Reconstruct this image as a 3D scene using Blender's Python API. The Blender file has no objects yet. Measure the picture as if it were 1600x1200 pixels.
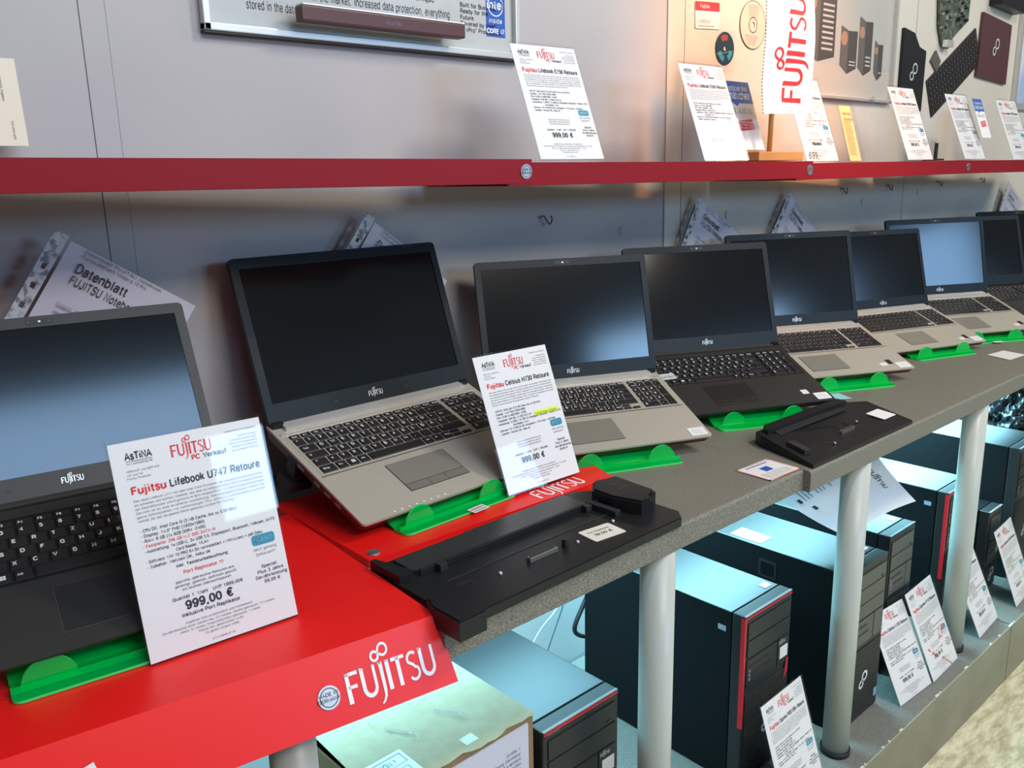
import bpy, bmesh, math, random
from mathutils import Matrix, Vector
PI = math.pi
random.seed(7)
S = bpy.context.scene
COL = S.collection
Z = 0.86                     # height of the counter top above the floor

# ------------------------------------------------------------------ camera
cam = bpy.data.cameras.new('camera'); camo = bpy.data.objects.new('camera', cam); COL.objects.link(camo)
cam.sensor_width = 36; cam.lens = 1336.76/1600*36; cam.clip_start = .02
R = (Matrix.Rotation(-0.72486, 4, 'Z') @ Matrix.Rotation(PI/2-0.237044, 4, 'X') @ Matrix.Rotation(-0.0225988, 4, 'Z'))
camo.matrix_world = Matrix.Translation((0, -0.712546, .51+Z)) @ R
S.camera = camo
# ------------------------------------------------------------------ world, exposure
S.view_settings.view_transform = 'Standard'; S.view_settings.look = 'None'
S.view_settings.exposure = 0.25; S.view_settings.gamma = 1; S.view_settings.use_curve_mapping = False
w = bpy.data.worlds.new('World'); S.world = w; w.use_nodes = True
w.node_tree.nodes['Background'].inputs[0].default_value = (.50, .52, .55, 1)
w.node_tree.nodes['Background'].inputs[1].default_value = .22
# ------------------------------------------------------------------ lights of the shop
def area(name, loc, target, sx, sy, power, color, spread=None):
    l = bpy.data.lights.new(name, 'AREA'); l.shape = 'RECTANGLE'; l.size = sx; l.size_y = sy
    l.energy = power; l.color = color
    if spread: l.spread = spread
    o = bpy.data.objects.new(name, l); COL.objects.link(o)
    loc = Vector((loc[0], loc[1], loc[2]+Z)); target = Vector((target[0], target[1], target[2]+Z))
    o.location = loc; o.rotation_euler = (target-loc).to_track_quat('-Z', 'Y').to_euler()
    return o
area('shop_window_light', (2.1, -4.3, 1.22), (1.9, .6, .3), 1.35, .55, 36, (.36, .64, 1))
area('shop_window_light_right', (4.22, -4.3, 1.32), (2.8, .6, .3), .85, .8, 23, (.32, .60, 1))
area('ceiling_lamp_left', (.35, -1.55, 2.0), (.5, .2, 0), 1.3, .45, 17, (.38, .64, 1))
area('ceiling_lamp_middle', (1.9, -.95, 2.0), (2.2, .2, 0), .5, .35, 24, (1, .90, .76))
area('ceiling_lamp_front', (.9, -2.6, 2.1), (.9, 0, 0), 1.6, .5, 41, (1, .90, .78))
area('ceiling_lamp_far', (4.6, -1.2, 2.0), (4.4, 0, 0), 1.4, .5, 25, (1, .93, .80))
def spot(name, loc, target, power, color, size, blend=.6, rad=.05):
    l = bpy.data.lights.new(name, 'SPOT'); l.energy = power; l.color = color; l.spot_size = size; l.spot_blend = blend; l.shadow_soft_size = rad
    o = bpy.data.objects.new(name, l); COL.objects.link(o)
    loc = Vector((loc[0], loc[1], loc[2]+Z)); target = Vector((target[0], target[1], target[2]+Z))
    o.location = loc; o.rotation_euler = (target-loc).to_track_quat('-Z', 'Y').to_euler()
spot('warm_spotlight', (1.95, -.35, 1.75), (2.12, .66, .74), 84, (1, .36, .09), math.radians(52), .9)

# ------------------------------------------------------------------ materials
MT = {}
def mat(name, col, rough=.5, metal=0, spec=.5, trans=0, ior=1.45, bump=None, noise=None, coat=0, emit=None):
    if name in MT: return MT[name]
    m = bpy.data.materials.new(name); m.use_nodes = True; nt = m.node_tree; b = nt.nodes['Principled BSDF']
    b.inputs['Base Color'].default_value = (*col, 1); b.inputs['Roughness'].default_value = rough
    b.inputs['Metallic'].default_value = metal; b.inputs['Specular IOR Level'].default_value = spec
    b.inputs['Transmission Weight'].default_value = trans; b.inputs['IOR'].default_value = ior
    b.inputs['Coat Weight'].default_value = coat
    if emit: b.inputs['Emission Color'].default_value = (*emit[0], 1); b.inputs['Emission Strength'].default_value = emit[1]
    tc = nt.nodes.new('ShaderNodeTexCoord')
    if noise:      # (scale, second colour, lo, hi)
        n = nt.nodes.new('ShaderNodeTexNoise'); n.inputs['Scale'].default_value = noise[0]; n.inputs['Detail'].default_value = 3
        nt.links.new(tc.outputs['Object'], n.inputs['Vector'])
        r = nt.nodes.new('ShaderNodeValToRGB'); r.color_ramp.elements[0].position = noise[2]; r.color_ramp.elements[1].position = noise[3]
        r.color_ramp.elements[0].color = (*col, 1); r.color_ramp.elements[1].color = (*noise[1], 1)
        nt.links.new(n.outputs['Fac'], r.inputs['Fac']); nt.links.new(r.outputs['Color'], b.inputs['Base Color'])
    if bump:
        n = nt.nodes.new('ShaderNodeTexNoise'); n.inputs['Scale'].default_value = bump[0]; n.inputs['Detail'].default_value = 2
        nt.links.new(tc.outputs['Object'], n.inputs['Vector'])
        bp = nt.nodes.new('ShaderNodeBump'); bp.inputs['Strength'].default_value = bump[1]; bp.inputs['Distance'].default_value = .001
        nt.links.new(n.outputs['Fac'], bp.inputs['Height']); nt.links.new(bp.outputs['Normal'], b.inputs['Normal'])
    MT[name] = m; return m
def thin_fresnel(nt, ior):      # only the outer face of a thin plate mirrors
    f = nt.nodes.new('ShaderNodeFresnel'); f.inputs[0].default_value = ior; g = nt.nodes.new('ShaderNodeNewGeometry')
    i = nt.nodes.new('ShaderNodeMath'); i.operation = 'SUBTRACT'; i.inputs[0].default_value = 1; nt.links.new(g.outputs['Backfacing'], i.inputs[1])
    m = nt.nodes.new('ShaderNodeMath'); m.operation = 'MULTIPLY'; nt.links.new(f.outputs[0], m.inputs[0]); nt.links.new(i.outputs[0], m.inputs[1]); return m.outputs[0]
def clear_mat(name, tint=(1, 1, 1), gloss=.03):
    if name in MT: return MT[name]
    m = bpy.data.materials.new(name); m.use_nodes = True; nt = m.node_tree; nt.nodes.clear()
    o = nt.nodes.new('ShaderNodeOutputMaterial'); t = nt.nodes.new('ShaderNodeBsdfTransparent'); t.inputs[0].default_value = (*tint, 1)
    g = nt.nodes.new('ShaderNodeBsdfGlossy'); g.inputs['Roughness'].default_value = gloss
    f = thin_fresnel(nt, 1.42); mx = nt.nodes.new('ShaderNodeMixShader')
    nt.links.new(f, mx.inputs[0]); nt.links.new(t.outputs[0], mx.inputs[1]); nt.links.new(g.outputs[0], mx.inputs[2]); nt.links.new(mx.outputs[0], o.inputs[0])
    MT[name] = m; return m
def green_mat():
    m = bpy.data.materials.new('green acrylic'); m.use_nodes = True; nt = m.node_tree; nt.nodes.clear()
    o = nt.nodes.new('ShaderNodeOutputMaterial'); t = nt.nodes.new('ShaderNodeBsdfTransparent'); t.inputs[0].default_value = (.12, .95, .22, 1)
    d = nt.nodes.new('ShaderNodeBsdfTranslucent'); d.inputs[0].default_value = (.0, .90, .22, 1)
    d2 = nt.nodes.new('ShaderNodeBsdfDiffuse'); d2.inputs[0].default_value = (.0, .95, .24, 1)
    g = nt.nodes.new('ShaderNodeBsdfGlossy'); g.inputs['Roughness'].default_value = .05
    a = nt.nodes.new('ShaderNodeMixShader'); a.inputs[0].default_value = .5; nt.links.new(d.outputs[0], a.inputs[1]); nt.links.new(d2.outputs[0], a.inputs[2])
    b = nt.nodes.new('ShaderNodeMixShader'); b.inputs[0].default_value = .50; nt.links.new(t.outputs[0], b.inputs[1]); nt.links.new(a.outputs[0], b.inputs[2])
    c = nt.nodes.new('ShaderNodeMixShader'); f = thin_fresnel(nt, 1.45)
    nt.links.new(f, c.inputs[0]); nt.links.new(b.outputs[0], c.inputs[1]); nt.links.new(g.outputs[0], c.inputs[2]); nt.links.new(c.outputs[0], o.inputs[0])
    return m
INK = mat('ink', (.03, .03, .035), .6); REDINK = mat('red ink', (.72, .03, .04), .5); GREYINK = mat('grey ink', (.22, .22, .24), .6)
PAPER = mat('paper', (.78, .765, .76), .55); WHITE = mat('white print', (.9, .9, .9), .5)
CREAM = mat('cream paper', (.85, .76, .60), .6); YELLOW = mat('yellow paper', (.85, .62, .26), .6)
BLUE = mat('blue print', (.02, .10, .42), .45); TEAL = mat('teal print', (.03, .28, .42), .45); HILITE = mat('yellow marker', (.75, .95, .05), .5)
CLEAR = clear_mat('clear acrylic'); GREEN = green_mat(); GREENEDGE = mat('green acrylic lit edge', (.10, .95, .22), .3, trans=.3)  # cut edges a brighter green: their edge-lit glow put into the colour
RED = mat('red lacquer', (.88, .010, .009), .38, bump=(900, .05)); SHELFRED = mat('shelf red', (.24, .008, .016), .55, spec=.22, bump=(500, .08))
COUNTER = mat('counter laminate', (.13, .122, .098), .5, noise=(520, (.27, .255, .21), .42, .62), bump=(600, .15))
PLINTH = mat('plinth laminate', (.16, .165, .15), .45, noise=(420, (.24, .24, .21), .4, .65))
SKIRT = mat('plinth fascia', (.20, .19, .13), .42, noise=(9, (.25, .24, .17), .3, .7))
COLUMN = mat('column paint', (.50, .52, .47), .34)
RUBBER = mat('black rubber', (.02, .02, .022), .5)
BLACK = mat('black plastic', (.011, .012, .013), .38, spec=.38, bump=(1500, .05)); LIDBLACK = mat('lid black', (.009, .014, .018), .42, spec=.28)
LIDGREY = mat('lid grey', (.045, .043, .040), .45, spec=.35)
KEY = mat('key cap', (.022, .019, .018), .42); LEGEND = mat('key legend', (.72, .72, .72), .5)
SILVER = mat('champagne metal', (.50, .46, .375), .40, metal=.25, noise=(300, (.53, .49, .40), .3, .7)); SILVERHI = mat('silver bar', (.78, .76, .72), .28, metal=.6)
MAROON = mat('maroon trim', (.10, .012, .016), .35); PADSIL = mat('pad silver', (.30, .28, .235), .4, metal=.3)
DECKBLK = mat('deck black', (.030, .029, .026), .45, bump=(1200, .08)); PADBLK = mat('pad black', (.022, .022, .021), .35)
LOGOSIL = mat('logo silver', (.75, .76, .78), .35, metal=.3)
SCREEN = mat('screen matte', (.004, .005, .006), .13, spec=.62)
TOWER = mat('tower steel', (.006, .008, .009), .30, spec=.65); SIDEPANEL = mat('shade-dulled side panel', (.006, .008, .009), .65, spec=.18); TOWFRONT = mat('tower plastic', (.020, .022, .022), .42)  # side panels: same black with less sheen, their shade put into the material
TOWGREY = mat('tower grey bay', (.085, .085, .070), .45); REDSTRIP = mat('red strip', (.65, .02, .03), .4); CHROME = mat('chrome', (.50, .50, .51), .38, metal=.8)
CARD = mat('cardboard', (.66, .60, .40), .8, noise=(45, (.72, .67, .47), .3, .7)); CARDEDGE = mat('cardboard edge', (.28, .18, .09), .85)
WOOD = mat('wood', (.52, .24, .07), .5, noise=(12, (.60, .31, .10), .3, .7))
BOARDBROWN = mat('brown plastic', (.095, .035, .035), .4); FRAME = mat('aluminium frame', (.62, .60, .56), .35, metal=.5); POSTER = mat('poster print', (.52, .53, .51), .25)
FLOOR = mat('vinyl floor', (.62, .58, .36), .35)
def wallmat(name, c1, c2):
    return mat(name, c1, .55, noise=(3.5, c2, .35, .65), bump=(260, .12))
WALLG = wallmat('grey wall board', (.45, .43, .43), (.48, .455, .45)); WALLW = wallmat('white wall board', (.60, .565, .48), (.63, .60, .52))

# ------------------------------------------------------------------ helpers
def obj(name, bm, mats, parent=None, loc=(0, 0, 0), rot=(0, 0, 0), smooth=False):
    me = bpy.data.meshes.new(name)
    if smooth:
        for f in bm.faces: f.smooth = True
    bm.to_mesh(me); bm.free()
    for m in (mats if isinstance(mats, (list, tuple)) else [mats]): me.materials.append(m)
    o = bpy.data.objects.new(name, me); COL.objects.link(o)
    if parent: o.parent = parent; o.location = loc
    else: o.location = (loc[0], loc[1], loc[2]+Z)
    o.rotation_euler = rot
    if smooth: me.shade_smooth() if False else None
    return o
def tag(o, label, cat, group=None):
    o['label'] = label; o['category'] = cat
    if group: o['group'] = group
    return o
def thing(name, label, cat, loc=(0, 0, 0), rot=(0, 0, 0), group=None, scale=1):
    o = bpy.data.objects.new(name, None); o.empty_display_size = .05; COL.objects.link(o)
    o.location = (loc[0], loc[1], loc[2]+Z); o.rotation_euler = rot; o.scale = (scale,)*3
    return tag(o, label, cat, group)
def box(bm, x0, x1, y0, y1, z0, z1, mi=0, bev=0):
    v = [bm.verts.new((x, y, z)) for x in (x0, x1) for y in (y0, y1) for z in (z0, z1)]
    fs = [(0, 1, 3, 2), (4, 6, 7, 5), (0, 4, 5, 1), (2, 3, 7, 6), (0, 2, 6, 4), (1, 5, 7, 3)]
    F = [bm.faces.new([v[i] for i in f]) for f in fs]
    for f in F: f.material_index = mi
    if bev:
        es = list({e for f in F for e in f.edges})
        r = bmesh.ops.bevel(bm, geom=es, offset=bev, segments=2, affect='EDGES', profile=.6)
        for f in r['faces']: f.material_index = mi
    return F
def bx(*a, **k):
    bm = bmesh.new(); box(bm, *a, **k); return bm
def prism(bm, pts, z0, z1, mi=0, M=None):
    M = M or Matrix()
    n = len(pts); a = [bm.verts.new(M @ Vector((p[0], p[1], z0))) for p in pts]; b = [bm.verts.new(M @ Vector((p[0], p[1], z1))) for p in pts]
    F = [bm.faces.new(b), bm.faces.new(a[::-1])] + [bm.faces.new((a[i], a[(i+1) % n], b[(i+1) % n], b[i])) for i in range(n)]
    for f in F: f.material_index = mi
    return F
def rrect(x0, x1, y0, y1, r, n=5):
    p = []
    for cx, cy, a0 in ((x1-r, y1-r, 0), (x0+r, y1-r, 90), (x0+r, y0+r, 180), (x1-r, y0+r, 270)):
        for i in range(n+1):
            a = math.radians(a0+90*i/n); p.append((cx+r*math.cos(a), cy+r*math.sin(a)))
    return p
def quad(bm, pts, mi=0):
    f = bm.faces.new([bm.verts.new(p) for p in pts]); f.material_index = mi; return f
def rect(bm, x0, x1, y0, y1, z, mi=0, M=None):
    M = M or Matrix()
    return quad(bm, [M @ Vector(p) for p in ((x0, y0, z), (x1, y0, z), (x1, y1, z), (x0, y1, z))], mi)
def disc(bm, cx, cy, z, r, mi=0, n=28, M=None, r2=0):
    M = M or Matrix()
    if r2 == 0:
        f = bm.faces.new([bm.verts.new(M @ Vector((cx+r*math.cos(2*PI*i/n), cy+r*math.sin(2*PI*i/n), z))) for i in range(n)]); f.material_index = mi
    else:
        a = [bm.verts.new(M @ Vector((cx+r*math.cos(2*PI*i/n), cy+r*math.sin(2*PI*i/n), z))) for i in range(n)]
        b = [bm.verts.new(M @ Vector((cx+r2*math.cos(2*PI*i/n), cy+r2*math.sin(2*PI*i/n), z))) for i in range(n)]
        for i in range(n):
            f = bm.faces.new((a[i], a[(i+1) % n], b[(i+1) % n], b[i])); f.material_index = mi
def cyl(bm, cx, cy, z0, z1, r, n=32, mi=0, M=None, smooth=True):
    F = prism(bm, [(cx+r*math.cos(2*PI*i/n), cy+r*math.sin(2*PI*i/n)) for i in range(n)], z0, z1, mi, M)
    if smooth:
        for f in F[2:]: f.smooth = True
def tube(bm, pts, r, mi=0, n=8):
    pts = [Vector(p) for p in pts]; rings = []
    for i, p in enumerate(pts):
        t = (pts[min(i+1, len(pts)-1)]-pts[max(i-1, 0)]).normalized()
        u = t.orthogonal().normalized() if i == 0 else (u - t*u.dot(t)).normalized()
        v = t.cross(u); rings.append([bm.verts.new(p+(u*math.cos(2*PI*k/n)+v*math.sin(2*PI*k/n))*r) for k in range(n)])
    for a, b in zip(rings, rings[1:]):
        for k in range(n):
            f = bm.faces.new((a[k], a[(k+1) % n], b[(k+1) % n], b[k])); f.material_index = mi; f.smooth = True
    for q in (rings[0][::-1], rings[-1]): bm.faces.new(q).material_index = mi
def spline(pts, k=8):
    pts = [Vector(p) for p in pts]; out = []
    P = [pts[0]]+pts+[pts[-1]]
    for i in range(1, len(P)-2):
        for j in range(k):
            t = j/k; a, b, c, d = P[i-1:i+3]
            out.append(.5*((2*b)+(c-a)*t+(2*a-5*b+4*c-d)*t*t+(-a+3*b-3*c+d)*t**3))
    out.append(pts[-1]); return out
# ---- lettering
# ---- a plain sans lettering drawn with strokes: cap height 7, x height 5, width given first; '~' marks a curved stroke
GL = {
'A': '6 0,0 3,7 6,0|1.1,2.4 4.9,2.4', 'B': '5.2 .5,0 .5,7|~.5,7 3,7 4.5,6 4.4,4.6 3,3.8 .5,3.8|~.5,3.8 3.3,3.8 4.9,2.8 4.8,1 3.2,0 .5,0', 'C': '5.8 ~5.5,5.4 4.4,6.7 2.6,6.9 .9,5.6 .4,3.5 .9,1.3 2.6,.1 4.4,.3 5.5,1.7',
'D': '5.8 .5,0 .5,7|~.5,7 2.8,6.9 4.8,5.8 5.4,3.5 4.8,1.2 2.8,.1 .5,0', 'E': '5 .5,0 .5,7|.5,6.7 4.8,6.7|.5,3.7 4.4,3.7|.5,.3 4.9,.3', 'F': '4.8 .5,0 .5,7|.5,6.7 4.6,6.7|.5,3.6 4.1,3.6',
'G': '6 ~5.5,5.4 4.4,6.7 2.6,6.9 .9,5.6 .4,3.5 .9,1.3 2.6,.1 4.4,.3 5.5,1.2|5.5,.8 5.5,3.3 3.3,3.3', 'H': '5.8 .5,0 .5,7|5.3,0 5.3,7|.5,3.7 5.3,3.7', 'I': '2 1,0 1,7', 'J': '4.4 ~3.8,7 3.8,3 3.7,1 2.2,.1 .8,.6 .4,2',
'K': '5.6 .5,0 .5,7|5.2,7 .6,2.6|2.1,4 5.4,0', 'L': '4.6 .5,7 .5,0|.5,.3 4.5,.3', 'M': '6.8 .5,0 .5,7 3.4,1 6.3,7 6.3,0', 'N': '5.8 .5,0 .5,7 5.3,0 5.3,7', 'O': '6.2 ~3.1,6.9 1.2,6 .4,3.5 1.2,1 3.1,.1 5,1 5.8,3.5 5,6 3.1,6.9',
'P': '5.2 .5,0 .5,7|~.5,6.8 3.2,6.8 4.8,5.9 4.8,4.1 3.2,3.2 .5,3.2', 'Q': '6.2 ~3.1,6.9 1.2,6 .4,3.5 1.2,1 3.1,.1 5,1 5.8,3.5 5,6 3.1,6.9|3.6,1.9 5.8,-.3', 'R': '5.6 .5,0 .5,7|~.5,6.8 3.4,6.8 4.9,5.9 4.8,4.2 3.4,3.5 .5,3.5|3.2,3.4 5.3,0',
'S': '5.2 ~4.7,5.3 3.8,6.7 2.3,6.9 .8,6 .8,4.6 2.4,3.8 4.2,3 4.8,1.7 3.8,.3 2.3,.1 .8,.6 .4,1.9', 'T': '5.2 2.6,0 2.6,7|.1,6.7 5.1,6.7', 'U': '5.8 ~.5,7 .5,3 .9,.9 2.9,.1 4.9,.9 5.3,3 5.3,7', 'V': '5.4 .1,7 2.7,0 5.3,7', 'W': '7.8 .1,7 2,0 3.9,6.6 5.8,0 7.7,7',
'X': '5.4 .2,7 5.2,0|5.2,7 .2,0', 'Y': '5.4 .2,7 2.7,3.2 5.2,7|2.7,3.2 2.7,0', 'Z': '5 .3,6.7 4.7,6.7 .3,.3 4.8,.3',
'a': '4.6 ~.5,3.7 1.2,4.8 2.6,5 3.8,4.4 3.9,3 3.9,.9 4.4,.1|~3.9,3 1.7,2.8 .4,2 .6,.5 1.9,.1 3.3,.6 3.9,1.6', 'b': '4.8 .5,0 .5,7|~.5,3.6 1.3,4.8 2.7,5 4,4 4.3,2.5 4,1 2.7,.1 1.3,.4 .5,1.4', 'c': '4.3 ~4,3.6 3.2,4.8 2,5 .8,4 .4,2.5 .8,1 2,.1 3.2,.3 4,1.5',
'd': '4.8 4.2,0 4.2,7|~4.2,3.6 3.4,4.8 2,5 .7,4 .4,2.5 .7,1 2,.1 3.4,.4 4.2,1.4', 'e': '4.6 ~.5,2.7 4.2,2.7 3.9,4.3 2.4,5 .9,4.3 .4,2.5 .9,.8 2.4,.1 3.7,.5 4.2,1.4', 'f': '2.6 ~2.6,6.8 1.5,6.8 1.2,5.8 1.2,0|.1,4.8 2.4,4.8', 'g': '4.8 ~4.2,5 4.2,0 3.8,-1.6 2.2,-2 .7,-1.3|~4.2,3.6 3.4,4.8 2,5 .7,4 .4,2.5 .7,1 2,.2 3.4,.5 4.2,1.5',
'h': '4.7 .5,0 .5,7|~.5,3.4 1.5,4.8 3,4.9 4.1,4 4.1,0', 'i': '1.8 .9,0 .9,5|.9,6.3 .9,7.1', 'j': '2 ~1,5 1,-.6 .6,-1.8 -.3,-1.9|1,6.3 1,7.1', 'k': '4.2 .5,0 .5,7|3.9,5 .6,2|1.8,3 4.1,0', 'l': '1.8 .9,0 .9,7', 'm': '7 .5,0 .5,5|~.5,3.6 1.3,4.8 2.5,4.9 3.4,4 3.5,0|~3.5,3.6 4.3,4.8 5.5,4.9 6.4,4 6.5,0',
'n': '4.7 .5,0 .5,5|~.5,3.4 1.5,4.8 3,4.9 4.1,4 4.1,0', 'o': '4.8 ~2.4,5 .9,4.3 .4,2.5 .9,.8 2.4,.1 3.9,.8 4.4,2.5 3.9,4.3 2.4,5', 'p': '4.8 .5,-2 .5,5|~.5,3.6 1.3,4.8 2.7,5 4,4 4.3,2.5 4,1 2.7,.1 1.3,.4 .5,1.4', 'q': '4.8 4.2,-2 4.2,5|~4.2,3.6 3.4,4.8 2,5 .7,4 .4,2.5 .7,1 2,.1 3.4,.4 4.2,1.4',
'r': '3 .5,0 .5,5|~.5,3 1.2,4.6 2.7,4.9', 's': '4.2 ~3.7,3.9 2.8,4.9 1.4,4.9 .6,3.9 1.3,2.9 3,2.3 3.8,1.2 2.9,.2 1.3,.1 .4,1.2', 't': '2.6 ~1.2,6.4 1.2,1.2 1.5,.2 2.5,.2|.1,4.8 2.4,4.8', 'u': '4.7 ~.5,5 .5,1.4 1.4,.1 3,.3 4.1,1.6|4.1,0 4.1,5', 'v': '4.2 .1,5 2.1,0 4.1,5', 'w': '6.2 .1,5 1.6,0 3.1,4.8 4.6,0 6.1,5', 'x': '4.2 .2,5 4,0|4,5 .2,0', 'y': '4.2 .1,5 2.1,0|~4.1,5 2.1,0 1.3,-1.7 .2,-1.9', 'z': '4 .3,4.7 3.6,4.7 .3,.3 3.8,.3',
'0': '4.8 ~2.4,6.9 .9,5.9 .4,3.5 .9,1.1 2.4,.1 3.9,1.1 4.4,3.5 3.9,5.9 2.4,6.9', '1': '4.8 1,5.5 2.7,7 2.7,0', '2': '4.8 ~.5,5 1,6.5 2.4,6.9 4,6.2 4.1,4.6 2.6,2.8 .5,.4|.4,.3 4.4,.3', '3': '4.8 ~.5,5.4 1.3,6.7 2.8,6.9 4.1,5.9 3.7,4.1 2,3.8|~2,3.8 4,3.2 4.4,1.6 3.3,.2 1.4,.2 .4,1.5', '4': '4.8 3.4,0 3.4,7 .3,2.3 4.7,2.3', '5': '4.8 4.1,6.7 1.1,6.7 .7,3.6|~.7,3.6 2,4.5 3.8,4 4.4,2.2 3.6,.5 1.8,.1 .4,1.3',
'6': '4.8 ~4.1,5.5 3.1,6.8 1.6,6.5 .6,4.6 .4,2.3 1.2,.5 2.6,.1 4,.9 4.3,2.5 3.4,4 2,4.2 .7,3', '7': '4.8 .3,6.7 4.4,6.7 1.6,0', '8': '4.8 ~2.4,3.8 .8,4.7 .8,6.1 2.4,6.9 4,6.1 4,4.7 2.4,3.8 .6,2.8 .5,1 2.4,.1 4.3,1 4.2,2.8 2.4,3.8', '9': '4.8 ~.7,1.5 1.7,.2 3.2,.5 4.2,2.4 4.4,4.7 3.6,6.5 2.2,6.9 .8,6.1 .5,4.5 1.4,3 2.8,2.8 4.1,4',
',': '2 1.1,.6 .7,-1.4', '.': '2 1,-.1 1,.7', ':': '2 1,-.1 1,.7|1,4 1,4.8', '!': '2 1,7 1,2.2|1,-.1 1,.7', '-': '3 .3,2.7 2.7,2.7', '+': '5 2.5,.6 2.5,5|.3,2.8 4.7,2.8', '/': '3 .1,-.3 2.9,7.2', '(': '2.6 ~2.2,7.3 1,5.5 .6,2.8 1,0 2.2,-1.6', ')': '2.6 ~.4,7.3 1.6,5.5 2,2.8 1.6,0 .4,-1.6', '"': '2.6 .8,7 .8,5|1.8,7 1.8,5', "'": '1.4 .7,7 .7,5', '=': '5 .4,3.8 4.6,3.8|.4,1.8 4.6,1.8', '<': '5 4.5,5 .6,2.8 4.5,.6', '#': '5 1,0 1.8,6.5|3,0 3.8,6.5|.3,2 4.4,2|.6,4.5 4.8,4.5', '^': '4 .6,4.4 2,6.8 3.4,4.4', '®': '2.6 ~1.3,7 .4,6 1.3,5 2.2,6 1.3,7', '™': '3 .4,7 2.6,7|1.5,7 1.5,5', '´': '2.4 .8,5.6 1.8,7',
'€': '5.6 ~5.2,5.6 4.2,6.8 2.8,6.8 1.6,5.4 1.2,3.5 1.6,1.5 2.8,.2 4.2,.2 5.2,1.4|.1,4.2 4.4,4.2|.1,2.8 4.2,2.8', 'ß': '4.8 ~.5,0 .5,5 1.2,6.7 2.6,6.9 3.7,5.9 3.3,4.4 2.4,3.8 3.9,3 4.3,1.4 3.2,.2 1.9,.3'}
for a_, b_ in (('ä', 'a'), ('ö', 'o'), ('ü', 'u'), ('Ä', 'A'), ('Ö', 'O'), ('Ü', 'U')):
    hh = 6 if b_.islower() else 7.7; GL[a_] = GL[b_]+'|1.6,%g 1.6,%g|3.4,%g 3.4,%g' % (hh, hh+.8, hh, hh+.8)
_gp = {}
def glyph(ch):
    if ch not in _gp:
        d = GL.get(ch)
        if d is None: _gp[ch] = (2.6, [])
        else:
            wd, rest = d.split(' ', 1); st = []
            for p in rest.split('|'):
                cv = p.startswith('~'); pts = [tuple(float(v) for v in q.split(',')) for q in p.lstrip('~').split()]
                if cv: pts = [(v.x, v.y) for v in spline([(a, b, 0) for a, b in pts], 2)]
                st.append(pts)
            _gp[ch] = (float(wd), st)
    return _gp[ch]
def text(bm, s, x, y, z, size, mi=0, align='l', bold=0, M=None, fit=None, shear=0):
    M = M or Matrix(); k = size*.1; th = .95+bold*38; adv = sum(glyph(c)[0]+1.15 for c in s)
    sx = fit/adv if fit else k
    ox = x if align == 'l' else (x-adv*sx if align == 'r' else x-adv*sx/2)
    G = M @ Matrix.Translation((ox, y, 0)) @ Matrix.Diagonal((sx, k, 1, 1)); cx = 0
    for c in s:
        wd, st = glyph(c)
        for p in st: stroke(bm, [(a+cx+shear*b, b) for a, b in p], th, th, z, mi, G)
        cx += wd+1.15
def stroke(bm, pts, w0, w1, z, mi, M):
    n = len(pts); L = []; Rr = []
    for i, p in enumerate(pts):
        a = pts[max(i-1, 0)]; b = pts[min(i+1, n-1)]; dx, dy = b[0]-a[0], b[1]-a[1]; l = math.hypot(dx, dy) or 1
        ww = (w0+(w1-w0)*i/(n-1))/2
        L.append(bm.verts.new(M @ Vector((p[0]-dy/l*ww, p[1]+dx/l*ww, z)))); Rr.append(bm.verts.new(M @ Vector((p[0]+dy/l*ww, p[1]-dx/l*ww, z))))
    for i in range(n-1):
        bm.faces.new((Rr[i], Rr[i+1], L[i+1], L[i])).material_index = mi
def arc(cx, cy, rx, ry, a0, a1, n=10):
    return [(cx+rx*math.cos(math.radians(a0+(a1-a0)*i/n)), cy+ry*math.sin(math.radians(a0+(a1-a0)*i/n))) for i in range(n+1)]
def infinity(bm, cx, cy, s, z, mi, M, wd=.075):
    # two unequal loops joined like a lying eight, the right one larger and higher
    def loop(c, r, a0, a1): return arc(c[0], c[1], r, r, a0, a1, 14)
    p = loop((cx+.20*s, cy+.08*s), .17*s, -160, 130)
    p += [(cx+.02*s, cy-.0*s)]
    p2 = [(cx+.20*s-.17*s*math.cos(math.radians(20)), cy+.08*s-.17*s*math.sin(math.radians(20)))]
    stroke(bm, loop((cx+.20*s, cy+.08*s), .17*s, 150, -130), wd*s, wd*s, z, mi, M)
    q = [(cx+.20*s+.17*s*math.cos(math.radians(150)), cy+.08*s+.17*s*math.sin(math.radians(150))), (cx-.0*s, cy+.04*s)]
    stroke(bm, q + loop((cx-.14*s, cy-.05*s), .135*s, -10, -320)[:], wd*s, wd*s, z, mi, M)
    r = [(cx+.20*s+.17*s*math.cos(math.radians(-130)), cy+.08*s+.17*s*math.sin(math.radians(-130))), (cx-.02*s, cy+.02*s), (cx-.14*s+.135*s*math.cos(math.radians(40)), cy-.05*s+.135*s*math.sin(math.radians(40)))]
    stroke(bm, r, wd*s, wd*s, z, mi, M)
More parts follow.
